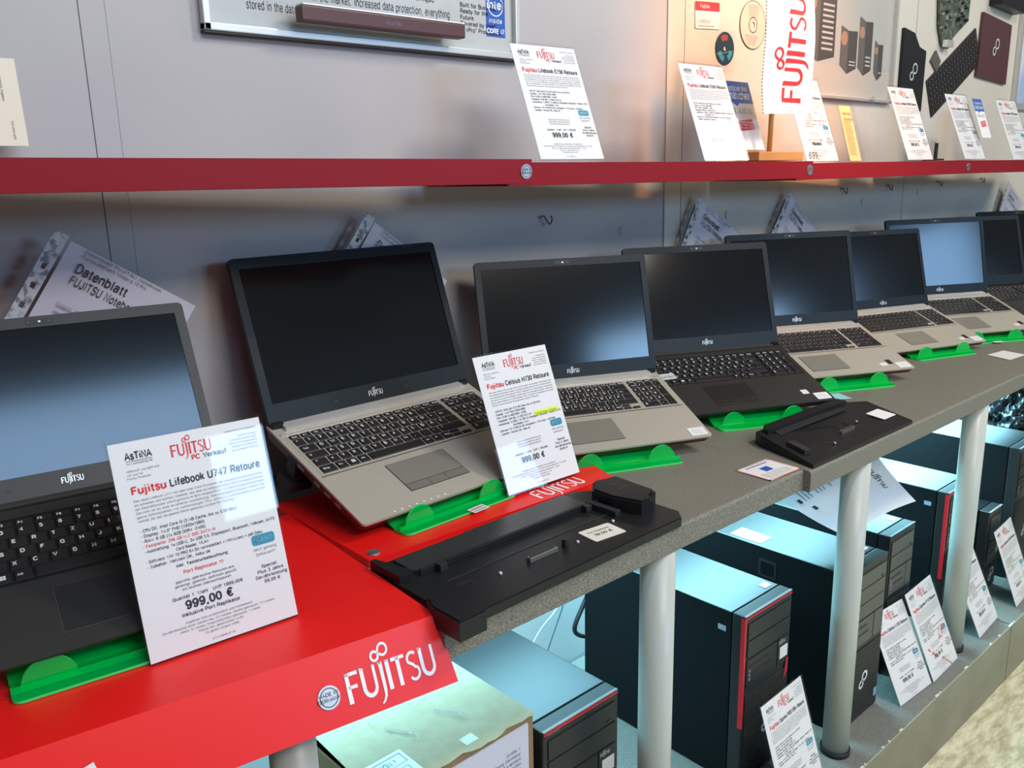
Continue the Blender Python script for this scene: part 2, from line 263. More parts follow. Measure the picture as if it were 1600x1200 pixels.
def fujitsu(bm, x, y, z, h, mi, M=None):
    """lettering with cap height h, origin at left baseline; total width ~3.75 h"""
    M = (M or Matrix()) @ Matrix.Translation((x, y, 0)) @ Matrix.Diagonal((h*.84, h, 1, 1))
    t = .17
    def st(p, a=t, b=t): stroke(bm, p, a, b, z, mi, M)
    st([(.12, 0), (.12, .5), (.12, 1)], .19, .15); st([(.05, .95), (.58, .95)], .10, .13); st([(.12, .52), (.5, .52)], .10, .12)
    def U(ox): st([(ox+.02, 1), (ox+.10, .95)] , .08, .1); st([(ox+.10, 1), (ox+.10, .35)]+arc(ox+.36, .33, .26, .29, 180, 360, 12)+[(ox+.62, .5), (ox+.62, 1)], .16, .12)
    U(.66); st([(1.60, 1.0), (1.60, .1), (1.57, -.12), (1.47, -.27), (1.36, -.34)], .16, .05); st([(1.49, .97), (1.64, .97)], .07, .07)
    st([(1.88, 0), (1.88, 1)], .17, .17); st([(1.79, .97), (1.97, .97)], .07, .07)
    st([(2.35, 0), (2.35, 1)], .17, .16); st([(2.07, .94), (2.66, .94)], .13, .11)
    st(arc(3.00, .74, .22, .22, 45, 200, 9)+[(2.98, .55), (3.08, .44)]+arc(2.99, .27, .22, .23, 40, -150, 9), .10, .10)
    U(3.30)
    infinity(bm, 1.60, 1.30, 1.15, z, mi, M, .075)

# ------------------------------------------------------------------ setting
def setting(o, kind='structure'): o['kind'] = kind; return o
bm = bx(-1.6, 6.5, -4.6, .70, -.03, 0, bev=0)
o = setting(obj('floor', bm, FLOOR, loc=(0, 0, -Z)))
nt = FLOOR.node_tree; b = nt.nodes['Principled BSDF']
tc = nt.nodes.new('ShaderNodeTexCoord'); mp = nt.nodes.new('ShaderNodeMapping'); mp.inputs['Scale'].default_value = (9, 30, 9); mp.inputs['Rotation'].default_value = (0, 0, .5)
n = nt.nodes.new('ShaderNodeTexNoise'); n.inputs['Scale'].default_value = 1.6; n.inputs['Detail'].default_value = 6; n.inputs['Roughness'].default_value = .62
r = nt.nodes.new('ShaderNodeValToRGB'); r.color_ramp.elements[0].position = .38; r.color_ramp.elements[0].color = (.50, .45, .27, 1); r.color_ramp.elements[1].position = .60; r.color_ramp.elements[1].color = (.80, .77, .55, 1)
nt.links.new(tc.outputs['Object'], mp.inputs[0]); nt.links.new(mp.outputs[0], n.inputs['Vector']); nt.links.new(n.outputs['Fac'], r.inputs[0]); nt.links.new(r.outputs[0], b.inputs['Base Color'])
WY = .66
bm = bmesh.new(); box(bm, -1.6, 1.733, WY, WY+.04, -Z, 1.75); setting(obj('wall_back', bm, WALLG))
bm = bmesh.new(); box(bm, 1.733, 6.5, WY-.004, WY+.04, -Z, 1.75); setting(obj('wall_back_white', bm, WALLW)).name = 'wall_right'
SEAM = mat('seam shadow gap', (.12, .12, .13), .8); SEAM2 = mat('soft seam', (.36, .35, .35), .7)
for i, (x, y, wd) in enumerate(((.413, WY, .0012), (.450, WY, .0004), (1.797, WY-.004, .0014), (3.05, WY-.004, .0014))):
    bm = bx(x, x+wd, y-.0006, y+.002, -Z, 1.75); setting(obj('trim_%d' % (i+1), bm, SEAM2 if i == 1 else SEAM))

# ------------------------------------------------------------------ counter, legs, plinth
ct = thing('display_counter', 'long speckled grey-brown counter carrying the row of laptops', 'counter', (0, 0, 0))
def slab(name, x0, x1, yf, mt, zt, th, rnd=.012):
    prof = [(WY-.0065, zt-th), (WY-.0065, zt)] + [(yf+rnd*.5-rnd*.5*math.sin(a), zt-rnd*.5+rnd*.5*math.cos(a)) for a in [PI/2*i/5 for i in range(6)]] + [(yf, zt-th+.002), (yf+.002, zt-th)]
    bm = bmesh.new(); A = [bm.verts.new((x0, p[0], p[1])) for p in prof]; B = [bm.verts.new((x1, p[0], p[1])) for p in prof]; n = len(prof)
    bm.faces.new(A); bm.faces.new(B[::-1])
    for i in range(n): bm.faces.new((A[i], B[i], B[(i+1) % n], A[(i+1) % n]))
    bmesh.ops.recalc_face_normals(bm, faces=bm.faces)
    return obj(name, bm, mt, ct)
slab('countertop', .5305, 1.322, .014, COUNTER, 0, .039)
bm = bmesh.new(); prism(bm, [(-1.2, .272), (.5300, .034), (.5300, WY-.0065), (-1.2, WY-.0065)], -.039, 0); obj('countertop', bm, COUNTER, ct)
slab('countertop', 1.3225, 6.2, .0, COUNTER, 0, .039)
PZ = -.69
for x in (.372, .956, 1.549, 2.140, 2.73, 3.33, 3.93):
    bm = bmesh.new(); cyl(bm, 0, 0, 0, -.039-PZ, .027); lg = obj('leg', bm, COLUMN, ct, (x, .10 if x < .5 else (.042 if x < 1.3 else .0285), PZ))
    bm = bmesh.new(); cyl(bm, 0, 0, 0.0, .012, .0305); obj('foot_ring', bm, RUBBER, lg)
pl = thing('plinth', 'low grey plinth board under the counter holding computers and signs', 'plinth', (0, 0, -Z))
for i, (x0, x1) in enumerate(((-1.5, 2.372), (2.376, 6.2))):
    bm = bx(x0, x1, -.034, WY-.0065, PZ+Z-.02, PZ+Z); obj('top_board', bm, PLINTH, pl)
    bm = bx(x0, x1, -.038, -.0341, .001, PZ+Z); sk = obj('fascia', bm, SKIRT, pl)
bm = bmesh.new()
for i in range(16):
    x = random.uniform(1.45, 2.9); box(bm, x, x+random.uniform(.004, .02), -.0385, -.034, PZ+Z-.0025, PZ+Z+.0005)
obj('edge_chips', bm, mat('chipped edge', (.7, .68, .6), .6), pl)['kind'] = 'stuff'
bm = bmesh.new(); box(bm, .9, 3.2, -.0388, -.0381, PZ+Z-.0018, PZ+Z+.0003); obj('edge_line', bm, mat('edge line', (.5, .49, .42), .5), pl)

# under counter fluorescent lamps: housing, tube and their light
def tube_lamp(x0, x1, y, power, label):
    t = thing('fluorescent_lamp', label, 'lamp', ((x0+x1)/2, y, -.041)); L = x1-x0
    obj('housing', bx(-L/2, L/2, -.02, .02, -.012, 0, bev=.002), mat('lamp housing', (.8, .8, .8), .5), t)
    l = bpy.data.lights.new('tube_light', 'AREA'); l.shape = 'RECTANGLE'; l.size = L; l.size_y = .26; l.energy = power; l.color = (.34, .80, 1); l.spread = math.radians(145)
    o = bpy.data.objects.new('tube_light', l); COL.objects.link(o); o.parent = t; o.location = (0, 0, -.014)
tube_lamp(.30, 1.25, .47, 9.5, 'fluorescent tube under the counter above the cardboard box')
tube_lamp(1.38, 2.35, .47, 17, 'fluorescent tube under the counter above the middle towers')
tube_lamp(2.45, 3.45, .45, 46, 'fluorescent tube under the counter near the black plastic bag')

# ------------------------------------------------------------------ red wall shelf boards
def shelf(xa, ya, za, xb, yb, zb, label, badge=None):
    L = math.hypot(xb-xa, yb-ya); yaw = math.atan2(yb-ya, xb-xa); rl = -math.atan2(zb-za, L)
    t = thing('shelf_board', label, 'shelf', (xa, ya, za), (0, rl, yaw), 'red shelf boards along the wall')
    dpt = .245
    obj('board', bx(0, L, .004, dpt, -.039, -.004), SHELFRED, t); obj('front_edge', bx(0, L, 0, .004, -.039, 0, bev=.0008), SHELFRED, t)
    if badge is not None: made_badge(t, Matrix.Translation((badge, -.0002, -.0195)) @ Matrix.Rotation(PI/2, 4, 'X'), .0115)
    return t
def made_badge(parent, M, r):
    bm = bmesh.new(); cyl(bm, 0, 0, 0, .0012, r, 32); disc(bm, 0, 0, .0013, r*.82, 1, r2=r*.74)
    text(bm, 'MADE IN', 0, r*.12, .0014, r*.42, 1, 'c', .01); text(bm, 'GERMANY', 0, -r*.33, .0014, r*.42, 1, 'c', .01)
    o = obj('badge', bm, [CHROME, mat('badge print', (.03, .03, .035), .5)], parent); o.matrix_local = M
    return o
shelf(-.40, .42, .548, .982, .335, .538, 'long red shelf board on the left above the two nearest laptops', badge=1.372)
shelf(1.035-.055, .395, .5345, 1.885, .346, .531, 'red shelf board under the wooden flag stand, second from the left', badge=.893)
shelf(1.90, .396, .527, 2.775, .350, .530, 'red shelf board below the framed server poster, third from the left')
shelf(2.79, .372, .530, 3.9, .330, .527, 'red shelf board farthest right along the wall', badge=.055)

# ------------------------------------------------------------------ price signs
SW, SH = .165, .233
def sheet_bm(kind, title, price, dark=True):
    bm = bmesh.new(); box(bm, -SW/2+.002, SW/2-.002, .0, .0006, .002, SH-.002, 0)
    M = Matrix.Translation((-SW/2, -.0002, SH)) @ Matrix.Rotation(PI/2, 4, 'X') @ Matrix.Diagonal((SW, SW, 1, 1))   # page units: x 0..1, y 0..-1.41
    T = lambda s, x, y, sz, mi=1, al='l', bold=0, fit=None: text(bm, s, x, -y, .0002, sz, mi, al, bold, M, fit)
    T('AsTiNA', .10, .125, .062, 1, 'l', .02, .165); rect(bm, .10, .26, -.138, -.135, .0002, 1, M)
    T('www.astinashop.de', .10, .158, .022, 3, fit=.16)
    T('VERKAUF und SERVICE', .09, .205, .018, 3); T('von und für', .09, .228, .018, 3); T('Fujitsu Produkte', .09, .25, .018, 3)
    fujitsu(bm, .375, -.165, .0002, .078, 2, M); T('PC', .50, .205, .042, 2, bold=.02); T('Verkauf', .575, .205, .042, 1, bold=.01)
    T('Computer aus Augsburg', .95, .075, .018, 3, 'r')
    for i, s in enumerate(('Günstig Fujitsu', 'Neuware kaufen oder', 'NEU mit Werksgarantie', 'sparen mit Retouren', 'aus unserem Leasing')): T(s, .95, .115+i*.023, .018, 3, 'r')
    T('Fujitsu', .10, .345, .066, 2, bold=.02); T(title, .335, .345, .066, 1, bold=.015, fit=.60)
    para = ['Das neue %s mit dem Intel Core Prozessor der neuesten Generation bietet' % title.split(' Ret')[0], 'ein schlankes und leichtes Notebook, das ideal auf anspruchsvolle Nutzer im mobilen Einsatz', 'auf Geschäftsreisen und Ergonomie im Büro eingestellt ist. Mit dem Display und geringem', 'Gewicht ist es eine exzellente Ausstattung. Das intelligente Design vereint die', 'ganze Schnittstellen wie vollformatiges VGA, einfache Aufrüstbarkeit und hohe', 'Mobilität. Der über die gesamte Familie gemeinsam nutzbare Port Replicator']
    for i, s in enumerate(para): T(s, .10, .395+i*.026, .0205, 3, fit=.84 if i < 5 else .62)
    sp = [('- CPU DC: Intel Core i5 (3 MB Cache, bis zu 3,50 GHz)', .62), ('- Display: 14,0" FHD (1920x1080)', .40), ('- RAM: 8 GB (1x 8GB DDR4 -2400)', .40), ('- Festplatte: 256 GB M.2 SSD SATA III', .46), ('- Ausstattung: 1x USB-C, 2x USB 3.0, Displayport, Bluetooth, Webcam, UMTS', .86), ('                        Card Reader, WLAN', .40), ('- Software: WIN 10 PRO 64 Bit vorinstalliert + WIN-Lizenz + pdf-Doku', .76), ('- Zubehör: Netzteil OK, Akku ok', .40)]
    for i, (s, f) in enumerate(sp):
        T(s, .10, .59+i*.033, .027, 2 if (i == 3 and kind == 1) else 1, bold=.006, fit=f)
    M2 = M
    prism(bm, rrect(.775, .935, -.865, -.795, .02, 3), .0001, .0002, 4, M); T('eset', .795, .848, .055, 5, fit=.125)
    T('Jetzt günstig', .855, .90, .026, 3, 'c'); T('Schützen!!!', .855, .935, .026, 3, 'c')
    if kind == 1:
        T('inkl. Tastaturbeleuchtung', .44, .86, .027, 1, 'c', .01); T('Port Replicator !!!', .44, .91, .03, 2, 'c', .01)
        for i, s in enumerate(('geprüfte, gebrauchte Retourenware', 'gereinigt, getestet, technisch geprüft', 'mit leichten Gebrauchsspuren')): T(s, .44, .96+i*.027, .022, 1, 'c')
        T('Qualität 1. Wahl   UVP 1999,00€', .44, 1.065, .029, 1, 'c', .006)
    else:
        for i, s in enumerate(('Generalüberholte Retourenware', 'Überarbeitet, technisch geprüft', 'mit leichten Gebrauchsspuren')): T(s, .44, .93+i*.026, .021, 3, 'c')
        T('Qualität 1. Wahl   UVP 1.799,00€', .44, 1.055, .027, 1, 'c', .006)
        if kind == 2: rect(bm, .60, .93, -.715, -.665, .0001, 6, M); T('Kratzer/Flecken im Display!', .61, .705, .035, 1, fit=.30)
    T(price, .44, 1.135, .072, 1, 'c', .02)
    if kind == 1: T('Inklusive Port Replikator', .44, 1.178, .032, 1, 'c', .01)
    for i, s in enumerate(('Special:', 'Plus 3 Jahre', 'Gewährleistung', '69,00 €')): T(s, .865, 1.02+i*.034, .030, 1, 'c', .006)
    for i, s in enumerate(('Angebote sind unverbindlich und freibleibend', 'Gewährleistung neuer Geräte neu: 24 Monate, Geräte gebraucht: 12 Monate', 'Akkus: 6 Monate, Ersatzteile/Akku gebraucht: 1 Monat', 'Preise inkl. gesetzlicher MwSt.', 'Es gelten unsere AGBs')): T(s, .48, 1.225+i*.025, .020, 3, 'c')
    T('U747wBi0816740', .48, 1.375, .018, 3, 'c')
    if kind == 3:     # price struck out, new one written by hand
        stroke(bm, [(.33, -1.10), (.56, -1.13)], .012, .012, .0003, 1, M); stroke(bm, [(.33, -1.13), (.56, -1.10)], .012, .012, .0003, 1, M)
        text(bm, '699,-', .10, -1.36, .0003, .15, 1, M=M, shear=.3)
    if kind == 4:     # red stamps
        for (x, y, a) in ((.62, -.95, .5), (.15, -.95, -.7), (.5, -1.2, -.7)):
            text(bm, 'inkl. Monitor', 0, 0, .0003, .055, 2, M=M @ Matrix.Translation((x, y, 0)) @ Matrix.Rotation(a, 4, 'Z'), bold=.01)
        stroke(bm, arc(.70, -.87, .065, .065, 0, 360, 20), .01, .01, .0003, 2, M)
    return bm
PMATS = [PAPER, INK, REDINK, GREYINK, TEAL, WHITE, HILITE, BLUE]
_sheets = {}
def price_sign(x, y, z, yaw, lean, label, title, price, kind=0, scale=1, group=None, slant=0, foot=True):
    t = thing('price_sign', label, 'price sign', (x, y, z), (0, 0, yaw), group, scale)
    k = (kind, title, price)
    if k not in _sheets:
        o = obj('printed_sheet', sheet_bm(kind, title, price), PMATS, t); _sheets[k] = o.data
    else:
        o = bpy.data.objects.new('printed_sheet', _sheets[k]); COL.objects.link(o); o.parent = t
    o.rotation_euler = (-lean, 0, slant)
    bm = bmesh.new(); box(bm, -SW/2, SW/2, -.0028, -.0012, 0, SH); box(bm, -SW/2, SW/2, .0014, .0032, .0, SH); box(bm, -SW/2, SW/2, -.0028, .0032, SH, SH+.0016)
    a = obj('acrylic_holder', bm, CLEAR, t, rot=(-lean, 0, 0))
    if foot:
        bm = bmesh.new(); box(bm, -SW/2, SW/2, .0, .075, .0004, .0022); obj('acrylic_foot', bm, CLEAR, t)
    return t
# ------------------------------------------------------------------ green laptop stands
def edge(F):
    for f in F[2:]: f.material_index = 1
def stand(x, y, z, yaw, label, half=.107, sticker=False, depth=.155, rise=.062):
    t = thing('laptop_stand', label, 'laptop stand', (x, y, z), (0, 0, yaw), 'green acrylic laptop stands')
    bm = bmesh.new(); edge(prism(bm, rrect(-half, half, -.029, .012, .010, 5), 0.0004, .0034)); obj('base_strip', bm, [GREEN, GREENEDGE], t)
    for s in (-1, 1):
        cx = s*half*.66
        pts = [(cx+.027*math.cos(a), .030*math.sin(a)) for a in [PI*i/18 for i in range(19)]]
        bm = bmesh.new(); edge(prism(bm, pts, -.0015, .0015, 0, Matrix.Translation((0, -.010, .0036)) @ Matrix.Rotation(PI/2, 4, 'X'))); obj('rounded_stop', bm, [GREEN, GREENEDGE], t)
    bm = bmesh.new(); box(bm, -half, half, -.013, -.010, .0036, .010); obj('lip', bm, [GREEN, GREENEDGE], t)
    # sloping back plate and rear leg
    bm = bmesh.new(); a = math.atan2(rise, depth); L = math.hypot(rise, depth)
    box(bm, -half, half, 0, L, -.003, 0); bmesh.ops.transform(bm, matrix=Matrix.Translation((0, .006, .0065)) @ Matrix.Rotation(a, 4, 'X'), verts=bm.verts)
    obj('sloping_plate', bm, [GREEN, GREENEDGE], t)
    bm = bmesh.new(); box(bm, -half, half, .006+depth-.004, .006+depth-.001, .0004, rise+.003); obj('rear_leg', bm, [GREEN, GREENEDGE], t)
    return t

# ------------------------------------------------------------------ laptops
LW, LD, LH = .37, .248, .2424
LET = {'R1': '^1234567890ß´', 'R2': 'QWERTZUIOPÜ+', 'R3': 'ASDFGHJKLÖÄ#', 'R4': '<YXCVBNM,.-'}
def key_rows(numpad):
    u = .0182; rows = []
    n1 = [(1, c) for c in LET['R1']] + [(2, '<-')]
    r2 = [(1.5, 'Tab')] + [(1, c) for c in LET['R2']] + [(1.5, 'Ent')]
    r3 = [(1.8, 'v')] + [(1, c) for c in LET['R3']] + [(1.2, '')]
    r4 = [(1.3, '^')] + [(1, c) for c in LET['R4']] + [(2.7, '^')]
    r5 = [(1.4, 'Strg'), (1, 'Fn'), (1, 'win'), (1, 'Alt'), (5.4, ''), (1, 'Alt'), (1, '='), (1, 'Strg')]
    fn = ['Esc'] + ['F%d' % i for i in range(1, 13)] + ['Pos1', 'Ende']
    out = []     # (x, y, w, h, label)
    for i, c in enumerate(fn): out.append((i*1.0, 5.0, 1.0, .62, c))
    for ry, row in ((4, n1), (3, r2), (2, r3), (1, r4), (0, r5)):
        x = 0
        for wd, c in row: out.append((x, ry, wd, 1, c)); x += wd
    out += [(12.8, -.0, 1, .48, ''), (12.8, .5, 1, .48, ''), (13.85, -.0, 1, .48, '')]
    if numpad:
        for i in range(4): out.append((15.35+i, 5.0, 1, .62, 'Num'))
        g = [('Num', '/', '*', '-'), ('7', '8', '9', ''), ('4', '5', '6', ''), ('1', '2', '3', '')]
        for j, row in enumerate(g):
            for i, c in enumerate(row):
                if i == 3 and j: continue
                out.append((15.35+i, 4-j, 1, 1, c))
        out += [(18.35, 2, 1, 2, '+'), (18.35, 0, 1, 2, ''), (15.35, 0, 2, 1, '0'), (17.35, 0, 1, 1, ',')]
    return out
_kc = {}
def key_mesh(wd, h, lab, real):
    k = (round(wd, 3), round(h, 3), lab if real else ('-' if lab else ''))
    if k in _kc: return _kc[k]
    bm = bmesh.new(); a = bmesh.new(); g = .00105
    x0, x1, y0, y1 = g, wd-g, g, h-g
    b = [bm.verts.new(p) for p in ((x0, y0, 0), (x1, y0, 0), (x1, y1, 0), (x0, y1, 0))]; i = .0011
    tp = [bm.verts.new(p) for p in ((x0+i, y0+i, .0019), (x1-i, y0+i, .0019), (x1-i, y1-i*.7, .0019), (x0+i, y1-i*.7, .0019))]
    bm.faces.new(tp)
    for j in range(4): bm.faces.new((b[j], b[(j+1) % 4], tp[(j+1) % 4], tp[j]))
    if lab:
        if not real: rect(bm, x0+.0030, x0+.0064, y1-.0062, y1-.0034, .00195, 1)
        elif lab == 'win':
            for p in (0, 1):
                for q in (0, 1): rect(bm, wd/2-.003+p*.0032, wd/2-.0001+p*.0032, h/2-.003+q*.0032, h/2-.0001+q*.0032, .00195, 1)
        else: text(bm, lab, x0+.0032, y1-.0088 if h > .014 else y1-.0066, .00195, .0074 if len(lab) == 1 else .0046, 1, bold=.02)
    me = bpy.data.meshes.new('key'); bm.to_mesh(me); bm.free(); me.materials.append(KEY); me.materials.append(LEGEND); _kc[k] = me
    return me
def laptop(x, y, z, yaw, tilt, lid, W, label, style='silver', detail=2, numpad=True, sticker=False, extra=(), bezel=None, pad='three', webcam=True):
    t = thing('laptop', label, 'laptop', (x, y, z), (0, 0, yaw), None, W/LW)
    bez = bezel or LIDBLACK
    q = bpy.data.objects.new('base', None)
    deck = SILVER if style == 'silver' else DECKBLK; side = MAROON if style == 'silver' else BLACK
    P = lambda name, bm, m, loc=(0, 0, 0), par=None, rot=(0, 0, 0): obj(name, bm, m, par or t, loc, rot)
    Mt = Matrix.Rotation(tilt, 4, 'X')
    def TB(bm): bmesh.ops.transform(bm, matrix=Mt, verts=bm.verts); return bm
    # bottom case tapers to the front
    bm = bmesh.new(); prism(bm, rrect(-LW/2, LW/2, 0, LD, .006), -.0035, 0); P('top_case', TB(bm), deck)
    bm = bmesh.new(); F = prism(bm, rrect(-LW/2+.001, LW/2-.001, .001, LD-.001, .008), -.020, -.0035)
    for v in bm.verts:
        if v.co.z < -.01: v.co.z += .002*(1-v.co.y/LD)*2; v.co.x *= .985
        if v.co.z < -.008 and v.co.y < .02: v.co.y += .006
    P('bottom_case', TB(bm), side)
    # keyboard
    kb_w = .345 if numpad else .318; rows = key_rows(numpad); ux = kb_w/(19.35 if numpad else 15.0); uy = .0172
    kx, ky = -kb_w/2, .112
    bm = bmesh.new(); rect(bm, kx-.003, kx+kb_w+.003, ky-.003, ky+uy*5.66+.003, .0004)
    tray = P('keyboard', TB(bm), SILVER if style == 'silver' else BLACK)
    if detail:
        for i, (a, bb, c, d, lab) in enumerate(rows):
            me = key_mesh(c*ux, d*uy, lab, detail > 1)
            k = bpy.data.objects.new('key', me); COL.objects.link(k); k.parent = tray
            k.matrix_local = Mt @ Matrix.Translation((kx+a*ux, ky+bb*uy, .0005))
    # touchpad
    cx = -.035 if numpad else .0
    if pad == 'three':
        bm = bmesh.new(); rect(bm, cx-.052, cx+.052, .030, .094, .0005, 1); rect(bm, cx-.0512, cx+.0512, .0458, .0932, .0008, 0)
        for (a, b2) in ((-.0512, -.0155), (-.0148, .0148), (.0155, .0512)): rect(bm, cx+a, cx+b2, .0308, .0450, .0008, 2)
        P('touchpad', TB(bm), [PADSIL if style == 'silver' else PADBLK, RUBBER, mat('pad button', (.34, .32, .27), .35, metal=.5) if style == 'silver' else PADBLK])
    elif pad == 'two':
        bm = bmesh.new(); rect(bm, cx-.052, cx+.052, .022, .094, .0005, 0); 
        for (a, b2) in ((-.050, -.001), (.001, .050)):
            rect(bm, cx+a, cx+b2, .024, .036, .0007, 1); rect(bm, cx+a+.0006, cx+b2-.0006, .0246, .0354, .0009, 0)
        P('touchpad', TB(bm), [PADBLK, mat('pad outline', (.12, .09, .07), .5)])
    else:
        bm = bmesh.new(); rect(bm, cx-.052, cx+.052, .024, .092, .0005, 1); rect(bm, cx-.0514, cx+.0514, .0246, .0914, .0008, 0)
        P('touchpad', TB(bm), [PADSIL if style == 'silver' else PADBLK, RUBBER if style == 'silver' else mat('pad outline', (.12, .09, .07), .5)])
    if style == 'silver':
        bm = bmesh.new()
        for sx in (-.0015, kb_w+.0015): pass
        rect(bm, kx-.006, kx+kb_w+.006, ky-.0052, ky-.0040, .0006); P('accent_line', TB(bm), MAROON)
        bm = bmesh.new(); box(bm, -LW/2+.018, LW/2-.018, LD-.026, LD-.004, 0, .006, bev=.0025); P('hinge_bar', TB(bm), SILVERHI)
        bm = bmesh.new(); box(bm, -LW/2+.006, LW/2-.006, LD-.036, LD-.030, 0, .0015, bev=.0005); P('deck_ridge', TB(bm), SILVERHI)
        bm = bmesh.new()
        for i in range(9): rect(bm, .035+i*.011, .040+i*.011, LD-.041, LD-.0395, .0006)
        P('status_icons', TB(bm), GREYINK)
    else:
        bm = bmesh.new(); box(bm, -LW/2+.018, LW/2-.018, LD-.020, LD-.004, -.001, .005, bev=.002); P('hinge_bar', TB(bm), BLACK if detail < 2 else LIDGREY)
        if pad == 'two':
            bm = bmesh.new(); rect(bm, -LW/2+.004, LW/2-.004, ky-.0052, ky-.0042, .0006); P('accent_line', TB(bm), mat('copper line', (.16, .05, .035), .4))
    for s in (-1, 1):
        bm = bmesh.new(); box(bm, s*(LW/2-.012)-.009, s*(LW/2-.012)+.009, LD-.016, LD+.003, -.006, .008, bev=.002); P('hinge_cover', TB(bm), BLACK)
    # ports along the left side
    if detail:
        bm = bmesh.new()
        for py, pl_ in ((.05, .013), (.075, .013), (.10, .014), (.14, .016)): box(bm, -LW/2-.0006, -LW/2+.002, py, py+pl_, -.0105, -.0065)
        P('side_ports', TB(bm), mat('port metal', (.35, .33, .32), .35, metal=.8))
    # lid
    M = Mt @ Matrix.Translation((0, LD-.012, .004)) @ Matrix.Rotation(PI-lid, 4, 'X')
    bm = bmesh.new(); prism(bm, rrect(-LW/2, LW/2, 0, LH, .007), -.0075, -.0016); ld = obj('lid', bm, LIDBLACK if style != 'grey' else LIDGREY, t); ld.matrix_local = M
    sx, sb, stp = .0125 if style != 'grey' else .013, .030, .0155
    bm = bmesh.new(); out = rrect(-LW/2, LW/2, 0, LH, .007); xs, ys = LW/2-sx, (sb, LH-stp)
    inn = rrect(-xs, xs, ys[0], ys[1], .0008)
    for zz in (0,):
        a = [bm.verts.new((p[0], p[1], .0006)) for p in out]; c = [bm.verts.new((p[0], p[1], .0006)) for p in inn]; n = len(a)
        lo = [bm.verts.new((p[0], p[1], -.0016)) for p in out]; li = [bm.verts.new((p[0], p[1], -.0016)) for p in inn]
        for i in range(n):
            j = (i+1) % n; bm.faces.new((a[i], a[j], c[j], c[i])); bm.faces.new((lo[i], lo[j], a[j], a[i])); bm.faces.new((c[i], c[j], li[j], li[i]))
    obj('bezel', bm, bez, ld)
    bm = bmesh.new(); rect(bm, -xs, xs, ys[0], ys[1], -.0008); obj('screen', bm, SCREEN, ld)
    bm = bmesh.new(); fujitsu(bm, -.0135, .0115, .0009, .0078, 0); obj('logo_lettering', bm, LOGOSIL, ld)
    if webcam:
        bm = bmesh.new(); prism(bm, rrect(-.017, .017, LH-.0115, LH-.0045, .002, 3), .0006, .001, 0); disc(bm, 0, LH-.008, .0011, .0016, 1); disc(bm, -.013, LH-.008, .0011, .0007, 2); disc(bm, .011, LH-.008, .0011, .0007, 2)
        obj('webcam', bm, [RUBBER, CHROME, GREYINK], ld)
    bm = bmesh.new()
    for px in (-.075, .055): prism(bm, rrect(px, px+.006, .013, .016, .001, 2), .0006, .0012)
    obj('bezel_bumper', bm, RUBBER, ld)
    if sticker:
        bm = bmesh.new(); prism(bm, rrect(LW/2-.040, LW/2-.006, .006, .030, .002, 3), .0003, .0007, 0); 
        for i in range(3): rect(bm, LW/2-.034, LW/2-.014, .012+i*.005, .0128+i*.005, .0008, 1)
        P('price_sticker', TB(bm), [PAPER, GREYINK])
    for kind in extra:
        bm = bmesh.new()
        if kind == 'cpu': rect(bm, LW/2-.062, LW/2-.046, .030, .046, .0005); P('processor_sticker', TB(bm), mat('pale sticker', (.7, .72, .75), .4))
        if kind == 'white2': rect(bm, LW/2-.082, LW/2-.062, .020, .034, .0005); P('windows_sticker', TB(bm), mat('ivory sticker', (.75, .74, .66), .4))
        if kind == 'dark': rect(bm, LW/2-.058, LW/2-.044, .026, .046, .0005); P('graphics_sticker', TB(bm), RUBBER)
        if kind == 'lead':
            for i in range(8): rect(bm, -LW/2+.05+i*.012, -LW/2+.053+i*.012, .0035, .0065, .0005)
            P('status_marks', TB(bm), LEGEND)
        if kind == 'cloth':
            M2 = Matrix.Translation((-LW/2+.010, .128, .003)) @ Matrix.Rotation(.05, 4, 'Z'); box(bm, 0, .045, 0, .022, 0, .0012); 
            text(bm, 'FUJITSU', .004, .006, .0014, .009, 1); bmesh.ops.transform(bm, matrix=M2, verts=bm.verts); P('paper_tag', TB(bm), [mat('tag grey', (.55, .57, .58), .6), INK])
        if kind == 'foot':
            box(bm, -LW/2+.002, -LW/2+.022, .165, .185, -.050, -.012); box(bm, -LW/2-.006, -LW/2+.030, .160, .195, -.060, -.045, bev=.002); P('rear_foot', TB(bm), RUBBER)
    return t
laptop(.228, .176, .050, -.118, .47, 2.554, .349, 'black laptop nearest the camera, far left behind the tall price sign', 'grey', 2, False, pad='one', bezel=LIDGREY)
laptop(.794, .278, .039, .040, .347, 2.247, .418, 'silver laptop with a big black screen on the red board, second from the left', 'silver', 2, True, extra=('lead', 'foot'), webcam=False)
laptop(1.12, .255, .034, -.398, .326, 2.147, .371, 'silver laptop with blue-glowing screen corner, right of the price sign with yellow note', 'silver', 2, True, sticker=True, pad='one')
laptop(1.524, .230, .033, -.435, .345, 2.218, .370, 'black laptop with two pad buttons behind the small docking station', 'black', 2, True, sticker=True, extra=('cpu', 'cloth'), pad='two')
laptop(1.935, .244, .033, -.446, .334, 2.154, .374, 'silver laptop just right of the black one, pale stickers by its right corner', 'silver', 1, True, sticker=True, extra=('white2', 'dark', 'cloth'), pad='one')
laptop(2.446, .243, .025, -.337, .344, 2.179, .357, 'silver laptop with all-dark screen, left of the bright blue screen', 'silver', 1, True, sticker=True, extra=('white2', 'dark'), pad='one')
laptop(2.761, .220, .028, -.454, .340, 2.136, .375, 'silver laptop whose whole screen shines light blue', 'silver', 1, True, sticker=True, extra=('white2', 'dark'), pad='one')
laptop(3.146, .233, .034, -.477, .286, 2.149, .372, 'black laptop with dark screen at the right edge of the photo', 'black', 1, True, pad='one')
laptop(3.56, .235, .034, -.46, .30, 2.15, .372, 'last black laptop, only a sliver of its lid at the right edge', 'black', 0, True, pad='one')

